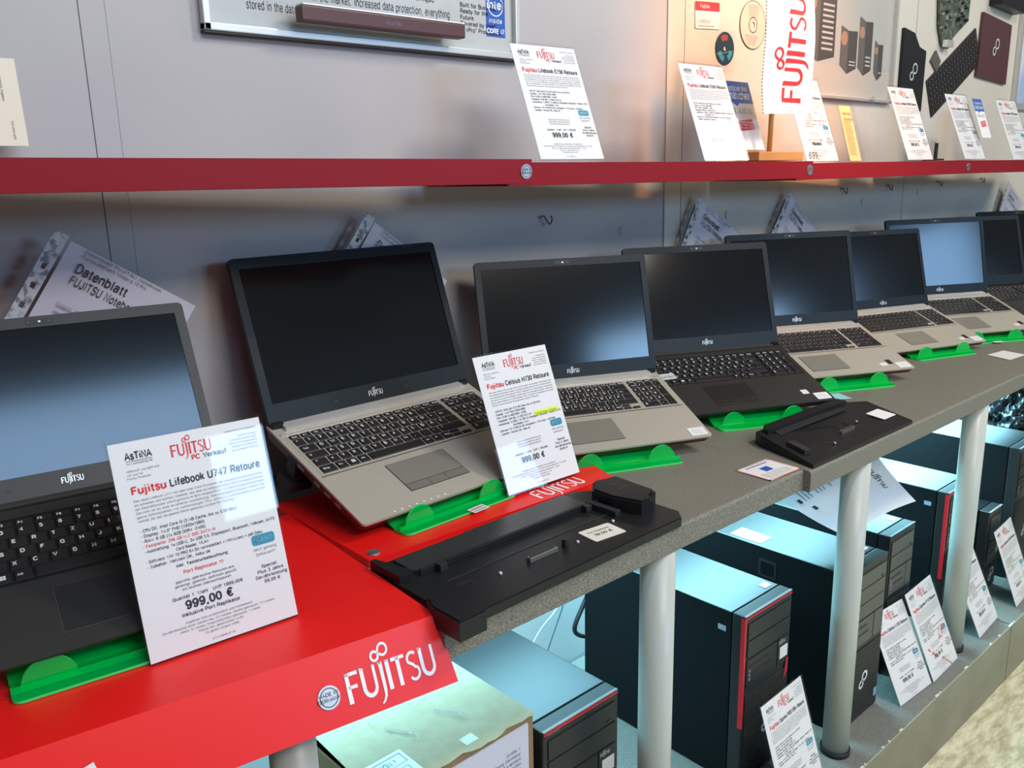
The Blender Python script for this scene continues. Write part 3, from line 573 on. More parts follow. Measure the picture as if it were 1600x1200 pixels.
def st_at(x, y, yaw, off, label, z=0, half=.107, dx=0, **k):
    stand(x+dx*math.cos(yaw)+off*math.sin(yaw), y+dx*math.sin(yaw)-off*math.cos(yaw), z, yaw, label, half, **k)
st_at(.228, .176, -.118, -.014, 'green stand under the nearest black laptop, on the red board', .0155, .105, rise=.078, depth=.15)
st_at(.794, .278, .040, .000, 'green stand with a small white label under the big-screen silver laptop', .0125, .11, rise=.052, dx=-.045)
st_at(1.12, .255, -.398, .004, 'green stand right of the price sign with yellow note')
st_at(1.524, .230, -.435, .004, 'green stand under the middle black laptop with two pad buttons')
st_at(1.935, .244, -.446, .004, 'green stand under the silver laptop right of the black one', rise=.058)
st_at(2.446, .243, -.337, .004, 'green stand under the silver laptop with the all-dark screen', rise=.05)
st_at(2.761, .220, -.454, .004, 'green stand under the laptop with the light blue screen', rise=.055)
st_at(3.146, .233, -.477, .004, 'green stand under the black laptop at the right edge', rise=.05)
bm = bmesh.new(); box(bm, -.016, .016, -.009, .009, 0, .0006); rect(bm, -.013, .012, .001, .004, .0008, 1); rect(bm, -.013, .012, -.006, -.004, .0008, 2)
tag(obj('label_sticker', bm, [PAPER, REDINK, TEAL], loc=(.775, .247, .0166), rot=(0, 0, .1)), 'small white label with red print lying on the green stand of the big-screen laptop', 'label')

# ------------------------------------------------------------------ red display boards
rb = thing('display_board', 'bright red display board with slanted white-lettered front flap, front left', 'display board', (0, 0, 0))
a = (.532, .032); dirx = Vector((-.4367, .0605)).normalized()
A = (a[0], a[1]); B = (a[0]+dirx.x*1.2, a[1]+dirx.y*1.2)
TR = (.548, .30); TL = (B[0], .42)
bm = bmesh.new(); prism(bm, [B, A, TR, (.556, .44), (B[0], .56)], .0008, .0150); obj('top_panel', bm, RED, rb)
bm = bmesh.new(); fz = -.060
A2 = (A[0]+.002, A[1]-.036, fz+.003); B2 = (B[0], B[1]-.036, fz+.003)
n0 = .0022
def q3(bm, a, b, c, d, off):
    u = (Vector(b)-Vector(a)); v = Vector(d)-Vector(a); n = u.cross(v).normalized()*off
    P0 = [Vector(p) for p in (a, b, c, d)]; P1 = [p-n for p in P0]
    v0 = [bm.verts.new(p) for p in P0]; v1 = [bm.verts.new(p) for p in P1]
    bm.faces.new(v0); bm.faces.new(v1[::-1])
    for i in range(4): bm.faces.new((v0[i], v1[i], v1[(i+1) % 4], v0[(i+1) % 4]))
q3(bm, (B[0], B[1], .015), B2, A2, (A[0], A[1], .015), .0022)
bmesh.ops.recalc_face_normals(bm, faces=bm.faces); obj('front_flap', bm, RED, rb)
# frame of the flap: origin at A top, x along edge to the right, y up the slope
ux = Vector((A[0]-B[0], A[1]-B[1], 0)).normalized(); up = (Vector((A[0], A[1], .015))-Vector(A2)); L_ = up.length; up = (up-ux*up.dot(ux)).normalized(); nn = ux.cross(up)
FM = Matrix((( ux.x, up.x, nn.x, A2[0]), (ux.y, up.y, nn.y, A2[1]), (ux.z, up.z, nn.z, A2[2]), (0, 0, 0, 1)))
bm = bmesh.new(); fujitsu(bm, 0, 0, .0006, .0325, 0); o = obj('logo_lettering', bm, WHITE, rb); o.matrix_local = FM @ Matrix.Translation((-.131, .018, 0))
made_badge(rb, FM @ Matrix.Translation((-.151, .033, .0003)), .0125)
bm = bmesh.new(); box(bm, -.012, .006, -.02, .001, .0004, .0012); box(bm, -.011, .0035, -.02, -.001, .0012, .0016, 1); o = obj('label_holder', bm, [CLEAR, PAPER], rb); o.matrix_local = FM @ Matrix.Translation((-.382, .052, 0)) @ Matrix.Rotation(.25, 4, 'Z')
rb2 = thing('display_board', 'flat red display board under the big-screen silver laptop, second sign standing on it', 'display board', (0, 0, 0))
bm = bmesh.new(); prism(bm, [(.5595, .219), (.572, .216), (1.037, .206), (1.095, .372), (1.02, .50), (.5595, .50)], .0006, .0120); obj('top_panel', bm, RED, rb2)
bm = bmesh.new(); fujitsu(bm, 0, 0, .0124, .0325, 0); o = obj('logo_lettering', bm, WHITE, rb2, (.880, .2175, 0), (0, 0, .02))
made_badge(rb2, Matrix.Translation((.577, .234, .0120)), .0095)

# ------------------------------------------------------------------ signs on the counter and shelf
price_sign(.330, .146, .0158, -.065, .282, 'large price sign on the red board in front of the nearest black laptop', 'Lifebook U747 Retoure', '999,00 €', 1, 1.03)
price_sign(.922, .250, .0165, -.015, .375, 'price sign with a yellow marker note leaning between two silver laptops', 'Celsius H730 Retoure', '999,00 €', 2, .99)
SG = .94
price_sign(1.134, .388, .5375, -.065, .39, 'price sign on the shelf against the grey wall, beside the framed chip poster', 'Lifebook E756 Retoure', '999,00 €', 0, SG)
price_sign(1.609, .392, .5340, -.034, .372, 'price sign on the shelf in front of the blue-topped flyer, left of the flag', 'Lifebook E556 Retoure', '949,00 €', 0, SG)
price_sign(2.066, .420, .531, -.02, .361, 'shelf price sign with struck-out price and handwritten 699, right of the flag', 'Lifebook E546 Retoure', '799,00 €', 3, SG)
price_sign(2.547, .385, .5315, -.026, .368, 'price sign on the shelf left of the little black card holder', 'Lifebook S936 Retoure', '899,00 €', 0, SG)
price_sign(2.953, .390, .5325, -.021, .39, 'shelf price sign with a blue and red flyer tucked beside it', 'Lifebook S904 Retoure', '799,00 €', 0, SG)
price_sign(3.356, .385, .5295, -.06, .381, 'price sign at the far right end of the shelf', 'Lifebook T936 Retoure', '999,00 €', 0, SG)
# signs on the plinth
price_sign(1.373, -.005, PZ+.001, .03, .303, 'price sign on the plinth in front of the red-edged tower, lowest in the photo', 'Esprimo P920 E90+ Retoure', '549,00 €', 0, .94)
price_sign(1.871, -.004, PZ+.001, -.06, .445, 'left sheet of the touching pair of price signs on the plinth', 'Celsius M730 Retoure', '699,00 €', 0, .90)
price_sign(2.024, -.009, PZ+.001, .03, .406, 'right sheet, with red stamps, of the touching pair of price signs on the plinth', 'Esprimo P710 Retoure', '299,00 €', 4, .94)
price_sign(2.312, -.004, PZ+.001, .06, .42, 'price sign on the plinth right beside the far white column', 'Esprimo E920 Retoure', '399,00 €', 0, .94)
price_sign(2.556, -.010, PZ+.001, .06, .365, 'price sign with a blue flyer corner on the plinth at the right edge', 'Esprimo Q920 Retoure', '499,00 €', 0, .94)
# flyer with blue top behind the fourth sign, and the one by the seventh
def flyer(x, y, z, yaw, lean, wd, h, label, big=True):
    bm = bmesh.new(); box(bm, 0, wd, 0, .0006, 0, h, 0)
    M = Matrix.Translation((0, -.0003, 0)) @ Matrix.Rotation(PI/2, 4, 'X')
    rect(bm, 0, wd, h*.68, h, 0, 1, M); quad(bm, [M @ Vector(p) for p in ((wd*.30, h*.68, 0), (wd*.42, h*.63, 0), (wd*.5, h*.68, 0))], 1)
    text(bm, 'Wir schützen Ihre', wd*.08, h*.86, .0003, wd*.15, 3, M=M, fit=wd*.8); text(bm, 'Schätzchen', wd*.08, h*.74, .0003, wd*.22, 3, M=M, fit=wd*.85)
    for i in range(5):
        cx = wd*(.18+i*.16); bw = wd*.05; rect(bm, cx-bw, cx+bw, h*.53, h*.57+bw, .0003, 4, M); rect(bm, cx-bw*.7, cx+bw*.7, h*.535, h*.565+bw, .0005, 0, M)
    quad(bm, [M @ Vector(p) for p in ((wd*.28, h*.27, .0003), (wd*.83, h*.30, .0003), (wd*.80, h*.45, .0003), (wd*.25, h*.41, .0003))], 2)
    for i in range(3): text(bm, ('nur bei uns im Shop', 'Sicherheit für Ihren PC', 'inkl. Lizenz'), wd*.3, 0, 0, .01) if False else text(bm, ('Sicherheitspaket', 'für Ihren neuen PC', 'bei uns im Shop')[i], wd*.32, h*(.385-i*.04), .0006, wd*.07, 3, M=M)
    return tag(obj('flyer', bm, [PAPER, BLUE, REDINK, WHITE, GREYINK], loc=(x, y, z), rot=(-lean, 0, yaw)), label, 'flyer')
flyer(1.728, .450, .560, .0, .34, .118, .165, 'flyer with a blue speech-bubble top and red block, half behind a shelf sign')
flyer(3.010, .398, .60, .0, .35, .075, .13, 'narrow flyer with a blue block on top beside the second last shelf sign')
# yellow card in clear holder
t = thing('yellow_card', 'narrow yellow printed card in a clear holder on the shelf below the server poster', 'card', (2.235, .42, .5305), (0, 0, 0))
bm = bmesh.new(); box(bm, -.030, .030, 0, .0006, .002, .150, 0)
for i in range(22): rect(bm, -.022, -.022+random.uniform(.03, .044), .018+i*.0042, .0195+i*.0042, .0004, 1, Matrix.Rotation(PI/2, 4, 'X'))
text(bm, 'Hinweis', -.018, .125, .0006, .012, 1, M=Matrix.Rotation(PI/2, 4, 'X')); text(bm, 'Garantie', -.018, .110, .0006, .012, 1, M=Matrix.Rotation(PI/2, 4, 'X'))
obj('printed_card', bm, [YELLOW, mat('brown ink', (.35, .2, .08), .6)], t, rot=(-.30, 0, 0))
bm = bmesh.new(); box(bm, -.048, .048, -.003, -.0015, 0, .158); obj('acrylic_holder', bm, CLEAR, t, rot=(-.30, 0, 0))
# black card holder
t = thing('card_holder', 'tiny black holder with a clear note standing on the shelf between two price signs', 'holder', (2.66, .40, .5305))
obj('base', bx(-.030, .030, -.02, .02, 0, .005, bev=.001), RUBBER, t); obj('post', bx(.012, .020, -.004, .004, .005, .050), RUBBER, t)
bm = bmesh.new(); box(bm, -.030, .012, -.001, .0, .008, .062, 0); text(bm, 'E 751', -.024, .044, .0012, .014, 1, M=Matrix.Rotation(PI/2, 4, 'X')); obj('note', bm, [CLEAR, INK], t)

# ------------------------------------------------------------------ flag
t = thing('table_flag', 'white banner with red vertical lettering on a wooden stick and block, on the shelf', 'flag', (1.811, .402, .5335))
obj('wooden_base', bx(-.092, .095, -.018, .05, .0, .020, bev=.002), WOOD, t)
bm = bmesh.new(); tube(bm, [(-.008, .01, .018), (.002, .012, .22), (.006, .014, .45)], .006); obj('stick', bm, WOOD, t)
bm = bmesh.new(); nx, nz = 12, 30; W0, W1, zb, zt = -.062, .139, .102, .43; vs = []
fy = lambda u, v: -.004+.005*math.sin(u*5+v*3)+.003*math.sin(v*9)
for j in range(nz+1):
    for i in range(nx+1):
        u, v = i/nx, j/nz; vs.append(bm.verts.new((W0+(W1-W0)*u+.010*(v-.5)*0, fy(u, v), zb+(zt-zb)*v+.006*u)))
for j in range(nz):
    for i in range(nx): bm.faces.new((vs[j*(nx+1)+i], vs[j*(nx+1)+i+1], vs[(j+1)*(nx+1)+i+1], vs[(j+1)*(nx+1)+i])).smooth = True
obj('banner', bm, mat('flag cloth', (.86, .84, .80), .8), t)
bm = bmesh.new(); fujitsu(bm, 0, 0, 0, .068, 0, Matrix.Translation((.088, 0, .128)) @ Matrix.Rotation(PI/2, 4, 'X') @ Matrix.Rotation(PI/2, 4, 'Z'))
bmesh.ops.subdivide_edges(bm, edges=[e for e in bm.edges if e.calc_length() > .012], cuts=2)
for v in bm.verts:
    u = (v.co.x-W0)/(W1-W0); vv = (v.co.z-zb)/(zt-zb); v.co.y = fy(u, vv)-.0012
obj('red_lettering', bm, REDINK, t)
bm = bmesh.new()
for j in range(46): box(bm, W0-.0015, W0+.001, fy(0, j/46)-.001, fy(0, j/46)+.0005, zb+j*.0072, zb+j*.0072+.0035)
obj('stitching', bm, GREYINK, t)

# ------------------------------------------------------------------ wall items, left poster
t = thing('framed_poster', 'aluminium-framed data center poster with blue chip logo, above the shelf', 'poster', (.60, WY-.002, .7405))
PW, PH = .632, .42
bm = bmesh.new(); box(bm, 0, PW, -.004, 0, 0, PH); 
MX = Matrix.Translation((0, -.0044, 0)) @ Matrix.Rotation(PI/2, 4, 'X')
text(bm, 'With a wide range of new usage scenarios at its unique', .44, .088, 0, .019, 1, 'r', M=MX, fit=.36)
text(bm, 'efficient workstation in the market. Increased data protection, everything', .475, .064, 0, .019, 1, 'r', M=MX, fit=.41)
text(bm, "stored in the data center and flexible remote access with Fujitsu's FUTRO L", .445, .040, 0, .019, 1, 'r', M=MX, fit=.38)
for i, s in enumerate(('Built for Business.', 'Ready for the', 'Future.', 'Powered by Intel®', 'i7 vPro™ Processors.')): text(bm, s, .500, .088-i*.011, 0, .0105, 1, M=MX, bold=.01)
rect(bm, .564, .613, .040, .125, 0, 2, MX); disc(bm, .5885, .098, .0003, .020, 3, r2=.018, M=MX @ Matrix.Diagonal((1, 1, 1, 1)))
text(bm, 'intel', .5885, .092, .0003, .021, 3, 'c', .01, MX); text(bm, 'inside', .5885, .066, .0003, .012, 3, 'c', M=MX); text(bm, 'CORE i7', .5885, .047, .0003, .0115, 3, 'c', .02, MX)
obj('print', bm, [POSTER, INK, BLUE, WHITE], t)
bm = bmesh.new()
for a in ((-.012, PW+.012, 0, .012), (-.012, PW+.012, PH, PH+.012), (-.012, 0, 0, PH), (PW, PW+.012, 0, PH)):
    box(bm, a[0], a[1], -.016, .0, a[2], a[3], bev=.002)
obj('frame', bm, FRAME, t); obj('lower_lip', bx(-.012, PW+.012, -.015, .0, -.003, -.0005), RUBBER, t)
# thin client on clear disc in front of the poster
t = thing('thin_device', 'flat maroon device resting in a clear round holder over the data center poster', 'device', (.735, WY-.045, .7705), (0, 0, 0))
bm = bmesh.new(); box(bm, 0, .335, -.012, .012, -.0085, .016, bev=.003); text(bm, 'FUJITSU', .16, .000, .0125, .008, 1, M=Matrix.Rotation(PI/2, 4, 'X')); o = obj('casing', bm, [BOARDBROWN, GREYINK], t)
obj('top_rim', bx(.002, .333, -.0125, .012, .0162, .0185), WHITE, t)
bm = bmesh.new(); M = Matrix.Translation((.05, .018, .0)) @ Matrix.Rotation(PI/2, 4, 'X')
prism(bm, [(.105*math.cos(PI*i/24), .105*math.sin(PI*i/24)) for i in range(25)], 0, .0015, 0, M); prism(bm, [(.27+.06*math.cos(PI*i/24), -.01+.06*math.sin(PI*i/24)) for i in range(25)], 0, .0015, 0, M); tube(bm, [M @ Vector((.105*math.cos(a), .105*math.sin(a), 0)) for a in [PI*i/24 for i in range(25)]], .0012)
tube(bm, [M @ Vector((.27+.06*math.cos(a), -.01+.06*math.sin(a), 0)) for a in [PI*i/24 for i in range(25)]], .001)
obj('clear_disc', bm, CLEAR, t)
# cream sheet at far left
bm = bmesh.new(); M = Matrix.Rotation(PI/2, 4, 'X'); box(bm, -.16, 0, 0, .0006, 0, .112, 0)
for (x, z, l) in ((-.022, .102, -.045), (-.031, .100, -.036), (-.016, .032, -.024)): text(bm, 'Fujitsu Leasing Angebot', 0, 0, 0, .0042, 1, M=Matrix.Translation((x, -.0008, z)) @ M @ Matrix.Rotation(-PI/2, 4, 'Z'), fit=-l)
tag(obj('cream_leaflet', bm, [CREAM, GREYINK], loc=(.312, WY-.055, .565), rot=(-.10, 0, 0)), 'cream leaflet with small sideways print at the left edge above the shelf', 'leaflet')

# ------------------------------------------------------------------ small wall items
def wallm(x, z): return Matrix.Translation((x, WY-.0055, z)) @ Matrix.Rotation(PI/2, 4, 'X')
bm = bmesh.new(); M = wallm(1.885, .889) @ Matrix.Rotation(.06, 4, 'Z'); prism(bm, rrect(-.05, .05, -.031, .031, .003, 3), 0, .001, 0, M); rect(bm, -.05, .05, .010, .031, .0012, 1, M)
text(bm, 'LifeBook®', -.043, -.018, .0012, .013, 2, M=M); text(bm, 'Fujitsu', -.03, .017, .0014, .012, 3, M=M); rect(bm, -.04, .03, -.026, -.024, .0012, 2, M)
tag(obj('info_card', bm, [mat('warm card', (.86, .78, .68), .5), REDINK, GREYINK, WHITE]), 'small white card with a red top band on the orange-lit wall', 'card')
bm = bmesh.new(); M = wallm(1.963, .818); disc(bm, 0, 0, .001, .040, 0, 40, M, .006)
for (a0, a1, mi) in ((70, 130, 1), (200, 260, 2), (300, 350, 2)):
    stroke(bm, arc(0, 0, .026, .026, a0, a1), .014, .014, .0014, mi, M)
stroke(bm, [(-.035, -.016), (0, -.010), (.035, -.004)], .0018, .001, .0016, 3, M)
cd = obj('printed_disc', bm, [mat('disc dark', (.02, .05, .07), .25), mat('dull red', (.35, .05, .04), .4), TEAL, mat('dull green', (.25, .35, .25), .4)])
t = thing('sleeved_disc', 'dark blue disc in a clear square sleeve on the orange-lit wall', 'disc', (0, 0, 0)); cd.parent = t; cd.location = (0, 0, 0)
bm = bmesh.new(); box(bm, 1.922, 2.004, WY-.0085, WY-.0075, .762, .862); obj('sleeve', bm, CLEAR, t)
bm = bmesh.new(); M = wallm(2.085, .885); disc(bm, 0, 0, .001, .060, 0, 48, M, .008); disc(bm, 0, 0, .0012, .020, 1, 32, M, .0175); disc(bm, 0, 0, .0012, .060, 1, 48, M, .0585)
for i in range(6):
    text(bm, 'Recovery DVD Treiber und Tools', 0, .046-i*.005, .0014, .0045, 2, 'c', M=M, fit=.05-.002*i); text(bm, 'Microsoft Windows 7 Professional', -.005, -.028-i*.0045, .0014, .004, 2, 'c', M=M, fit=.06-.006*i)
tag(obj('large_disc', bm, [mat('disc cream', (.70, .55, .42), .3), INK, GREYINK]), 'large pale disc with black rim on the wall left of the flag', 'disc')
# server poster
t = thing('server_poster', 'framed poster of four dark servers on the wall right of the flag', 'poster', (2.24, WY-.0045, .727))
PW, PH = .632, .50; bm = bmesh.new(); box(bm, 0, PW, -.004, 0, 0, PH, 0); MX = Matrix.Translation((0, -.0044, 0)) @ Matrix.Rotation(PI/2, 4, 'X')
rect(bm, 0, PW, 0, .085, 0.0001, 5, MX)
def srv(x, z, wd, h, sk, bright):
    quad(bm, [MX @ Vector(p) for p in ((x, z+.012, .0003), (x+wd*.45, z-.01, .0003), (x+wd*.45, z+h-.012, .0003), (x, z+h, .0003))], 1)
    quad(bm, [MX @ Vector(p) for p in ((x+wd*.45, z-.01, .0003), (x+wd, z+.008, .0003), (x+wd, z+h-.01, .0003), (x+wd*.45, z+h-.012, .0003))], 2)
    disc(bm, x+wd*.2, z+h*.72, .0005, min(wd*.2, .022), 3, 20, MX)
    for i in range(bright): rect(bm, x+wd*.55, x+wd*.92, z+h*.12+i*h*.075, z+h*.15+i*h*.075, .0005, 4, MX)
srv(.10, .10, .17, .20, 0, 9); srv(.305, .075, .10, .125, 0, 2); srv(.415, .075, .085, .16, 0, 3); srv(.52, .065, .055, .11, 0, 1)
text(bm, 'FUJITSU PRIMERGY SERVER', .14, .41, .0004, .022, 6, M=MX, bold=.02); rect(bm, .345, .37, .35, .43, .0004, 7, MX)
for i, s in enumerate(('Intel® Xeon®', 'Prozessor', 'Familie E5')): text(bm, s, .375, .395-i*.022, .0004, .020, 6, M=MX, bold=.02)
obj('print', bm, [mat('server print', (.46, .45, .41), .25), mat('server side', (.12, .115, .10), .4), mat('server front', (.07, .065, .06), .4), mat('server mark', (.42, .22, .15), .4), mat('server bays', (.48, .46, .43), .4), mat('server ground', (.50, .46, .40), .3), mat('navy print', (.07, .08, .18), .4), mat('gold print', (.45, .33, .12), .4)], t)
bm = bmesh.new()
for a in ((-.010, PW+.010, -.010, 0), (-.010, PW+.010, PH, PH+.01), (-.010, 0, 0, PH), (PW, PW+.010, 0, PH)): box(bm, a[0], a[1], -.018, 0, a[2], a[3], bev=.002)
obj('frame', bm, FRAME, t)
def clip(x): obj('clip', bx(x-.012, x+.012, -.024, -.018, -.006, .006, bev=.001), SILVERHI, t)
clip(PW*.78); clip(PW)
# black laptop cover panel
def wall_prism(pts, th, mats, name, label, cat, infc=None, infs=.05):
    bm = bmesh.new(); M = Matrix.Translation((0, WY-.0045, 0)) @ Matrix.Rotation(PI/2, 4, 'X'); prism(bm, pts, 0, th, 0, M)
    if infc: infinity(bm, infc[0], infc[1], infs, th+.0006, 1, M @ Matrix.Translation((infc[0], infc[1], 0)) @ Matrix.Rotation(.5, 4, 'Z') @ Matrix.Translation((-infc[0], -infc[1], 0)), .06)
    return tag(obj(name, bm, mats), label, cat)
wall_prism([(2.945, .70), (3.115, .70), (3.118, .895), (3.065, .905), (3.022, .945), (2.945, .955)], .010, [BLACK, LOGOSIL], 'lid_cover', 'black cover panel with a cut corner and silver loop mark, fixed to the wall', 'laptop cover', (3.03, .82), .09)
wall_prism([(3.565, .84), (3.862, .825), (3.862, 1.045), (3.575, 1.066)], .010, [mat('maroon cover', (.085, .030, .032), .45), LOGOSIL], 'lid_cover', 'maroon cover panel with a silver loop mark on the upper right of the wall', 'laptop cover', (3.72, .95), .10)
# loose keyboard mounted on the wall
bm = bmesh.new(); M = Matrix.Translation((0, WY-.0045, 0)) @ Matrix.Rotation(PI/2, 4, 'X') @ Matrix.Translation((3.375, .845, 0)) @ Matrix.Rotation(.50, 4, 'Z')
prism(bm, rrect(-.215, .215, -.068, .068, .003, 2), 0, .004, 0, M)
for j in range(6):
    for i in range(18): rect(bm, -.205+i*.023, -.186+i*.023, -.060+j*.0205, -.043+j*.0205, .0055, 1, M); rect(bm, -.202+i*.023, -.198+i*.023, -.048+j*.0205, -.045+j*.0205, .0058, 2, M)
tag(obj('spare_keyboard', bm, [RUBBER, KEY, GREYINK]), 'loose black keyboard hung slanting on the wall above the shelf', 'keyboard')
# circuit board
t = thing('circuit_board', 'bent green-black circuit board with metal sockets hanging on the upper wall', 'circuit board', (0, 0, 0))
bm = bmesh.new(); M = Matrix.Translation((0, WY-.0045, 0)) @ Matrix.Rotation(PI/2, 4, 'X')
prism(bm, [(3.175, 1.12), (3.44, 1.13), (3.435, 1.02), (3.37, .985), (3.32, .955), (3.285, .915), (3.235, .925), (3.20, .985)], .004, .012, 0, M)
obj('board', bm, mat('board green', (.035, .055, .035), .5, noise=(60, (.14, .16, .12), .4, .7)), t)
bm = bmesh.new()
for i in range(46):
    x = random.uniform(3.20, 3.40); z = random.uniform(.95, 1.11)
    if z < .95+(x-3.2)*.25: z += .05
    s = random.uniform(.006, .018); prism(bm, [(x, z), (x+s, z+s*.3), (x+s*.7, z+s), (x-s*.3, z+s*.7)], .012, .012+random.uniform(.003, .014), i % 3, M)
obj('components', bm, [RUBBER, mat('component grey', (.42, .43, .38), .35, metal=.5), mat('component green', (.08, .12, .09), .5)], t)
bm = bmesh.new()
for i in range(3): prism(bm, [(3.235+i*.018, .918), (3.250+i*.018, .918), (3.250+i*.018, .940), (3.235+i*.018, .940)], .012, .030, 0, M)
obj('metal_socket', bm, SILVERHI, t)
wall_prism([(3.170, .868), (3.205, .905), (3.250, .872), (3.222, .835)], .006, [mat('chip', (.10, .10, .09), .4), LOGOSIL], 'chip_package', 'small grey chip square on the wall beneath the circuit board', 'chip')
wall_prism([(3.64, 1.095), (3.88, 1.085), (3.90, 1.25), (3.64, 1.26)], .045, [BLACK, LOGOSIL], 'black_device', 'black boxy device at the top right edge of the wall', 'device')
bm = bmesh.new(); box(bm, 3.96, 4.7, WY-.018, WY-.0045, .735, 1.30, 0, bev=.002); rect(bm, 3.985, 4.68, .76, 1.28, .0, 1, Matrix.Translation((0, WY-.0185, 0)) @ Matrix.Rotation(PI/2, 4, 'X'))
tag(obj('blue_poster', bm, [FRAME, mat('sky print', (.30, .45, .68), .3, noise=(4, (.72, .78, .84), .4, .6))]), 'aluminium-framed sky-blue poster cut by the right edge', 'poster')

# hooks and marks on the wall under the shelf
def hook(x, z, label):
    bm = bmesh.new(); tube(bm, spline([(-.012, -.001, .006), (-.006, -.006, .010), (0, -.010, 0), (.006, -.014, -.008), (.014, -.012, .002), (.012, -.010, .010)], 5), .0016, n=6)
    tag(obj('wall_hook', bm, mat('hook steel', (.09, .10, .11), .4, metal=.5), loc=(x, WY-.004, z), rot=(0, 0, 0)), label, 'hook', 'small dark hooks below the shelf')
for x, z, l in ((1.315, .417, 'dark wall hook on the grey wall below the shelf'), (2.62, .444, 'dark wall hook above the bright blue laptop screen, leftmost of the far four'), (2.93, .447, 'dark wall hook, second of the far four on the white wall'), (3.33, .452, 'dark wall hook, third of the far four on the white wall'), (3.73, .456, 'dark wall hook nearest the right edge')): hook(x, z, l)
def ring(x, z, label):
    bm = bmesh.new(); tube(bm, [(.007*math.cos(a), -.0008, .010*math.sin(a)) for a in [PI*.5+PI*i/10 for i in range(11)]], .0008, n=5)
    tag(obj('screw_cap_edge', bm, GREYINK, loc=(x, WY-.004, z)), label, 'wall mark', 'curved marks on the wall below the shelf')
for x, z, l in ((1.572, .380, 'curved mark on the grey wall above the middle black laptop'), (2.00, .400, 'curved mark on the white wall between the two far document sleeves'), (2.76, .408, 'faint curved mark above the dark screen of the fourth silver laptop'), (3.17, .425, 'faint curved mark above the bright blue laptop screen')): ring(x, z, l)

# ------------------------------------------------------------------ data sheets in punched sleeves leaning on the wall
def sleeve(x, z, roll, y, lean, label, big=True, yaw=0):
    """origin at the top left corner of the punched sleeve; sheet hangs down, rolled clockwise"""
    W_, H_ = .225, .31
    t = thing('document_sleeve', label, 'document sleeve', (x, y, z), (0, 0, 0), 'punched sleeves with data sheets behind the laptops')
    M = Matrix.Rotation(yaw, 4, 'Z') @ Matrix.Rotation(-lean, 4, 'X') @ Matrix.Rotation(roll, 4, 'Y') @ Matrix.Rotation(PI/2, 4, 'X')
    def X(bm): bmesh.ops.transform(bm, matrix=M, verts=bm.verts); return bm
    bm = bmesh.new(); n = 14
    for k in range(n):
        x0, x1 = .026+(.200)*k/n, .026+.200*(k+1)/n
        quad(bm, [(x0, -H_, 0.004*math.sin(k/n*3)), (x1, -H_, .004*math.sin((k+1)/n*3)), (x1, -.004, .004*math.sin((k+1)/n*3)), (x0, -.004, .004*math.sin(k/n*3))], 0)
    if big:
        for (s, sx, sy, sz, f, mi) in (('Datenblatt', .048, -.040, .018, .078, 1), ('FUJITSU Notebook LIFEBOOK', .048, -.058, .017, .165, 1), ('Fujitsu empfiehlt Windows 10 Pro.', .048, -.018, .0075, .10, 2), ('Datenblatt FUJITSU Notebook', .048, -.010, .006, .12, 2)):
            text(bm, s, sx, sy, .0055, sz, mi, M=None, fit=f, bold=.006 if s == 'Datenblatt' else 0)
        rect(bm, .048, .19, -.094, -.0932, .0055, 1); text(bm, 'Dieses leistungsstarke Notebook', .048, -.091, .0055, .007, 3)
        for i in range(14): text(bm, 'Mobile Leistung und Sicherheit für den Alltag', .048, -.104-i*.008, .0055, .006, 1, fit=.062); text(bm, 'Robust und vielseitig im Einsatz unterwegs', .125, -.104-i*.008, .0055, .006, 1, fit=.062)
    obj('data_sheet', X(bm), [mat('lilac paper', (.66, .65, .74), .5), INK, GREYINK, mat('pink ink', (.6, .4, .5), .5)], t)
    bm = bmesh.new()
    # punched strip with holes: two rails and bridges
    hs = [.022+.030*i for i in range(10)]; last = 0
    for h in hs+[H_+.005]:
        rect(bm, 0, .020, -h+.004, -last, .0045, 0); last = h+.004
    rect(bm, 0, .007, -H_, 0, .0046, 0); rect(bm, .013, .020, -H_, 0, .0046, 0)
    obj('punched_strip', X(bm), mat('clouded film', (.62, .66, .70), .25, noise=(90, (.22, .25, .28), .45, .6)), t)
    bm = bmesh.new(); rect(bm, .02, .222, -H_, .003, .0075); obj('clear_film', X(bm), CLEAR, t)
    return t
sleeve(.326, .455, .59, .596, -.06, 'document sleeve with a data sheet behind the nearest laptop, far left')
sleeve(.845, .455, .65, .625, -.02, 'document sleeve with a data sheet behind the big-screen silver laptop')
sleeve(1.836, .455, .50, .632, -.02, 'document sleeve standing against the white wall behind the middle black laptop')
sleeve(2.268, .456, .62, .632, -.02, 'document sleeve against the white wall behind the silver laptop right of the middle')
sleeve(3.95, .45, .45, .632, -.02, 'document sleeve barely showing at the right edge behind the last laptops')

# ------------------------------------------------------------------ docking stations
t = thing('docking_station', 'long black docking station lying in front of the red board at the counter edge', 'docking station', (.550, .002, .0008), (0, 0, .020))
SAT = mat('dock satin', (.035, .036, .038), .3)
bm = bmesh.new(); prism(bm, [(0, .0), (.420, .0), (.438, .018), (.440, .130), (.430, .155), (.390, .190), (.02, .190), (0, .170)], 0, .014)
bmesh.ops.bevel(bm, geom=[e for e in bm.edges if all(v.co.z > .01 for v in e.verts)], offset=.0015, segments=2, affect='EDGES'); obj('body', bm, BLACK, t)
bm = bmesh.new(); prism(bm, [(.03, .138), (.36, .138), (.36, .186), (.155, .186), (.150, .182), (.03, .182)], .014, .0168); obj('rear_tray', bm, SAT, t)
obj('guide_rail', bx(.03, .372, .122, .125, .014, .023, bev=.001), BLACK, t); obj('guide_rail', bx(.03, .372, .134, .1355, .0165, .0185), SAT, t)
obj('front_ridge', bx(.045, .40, .086, .0872, .0138, .0150), SAT, t)
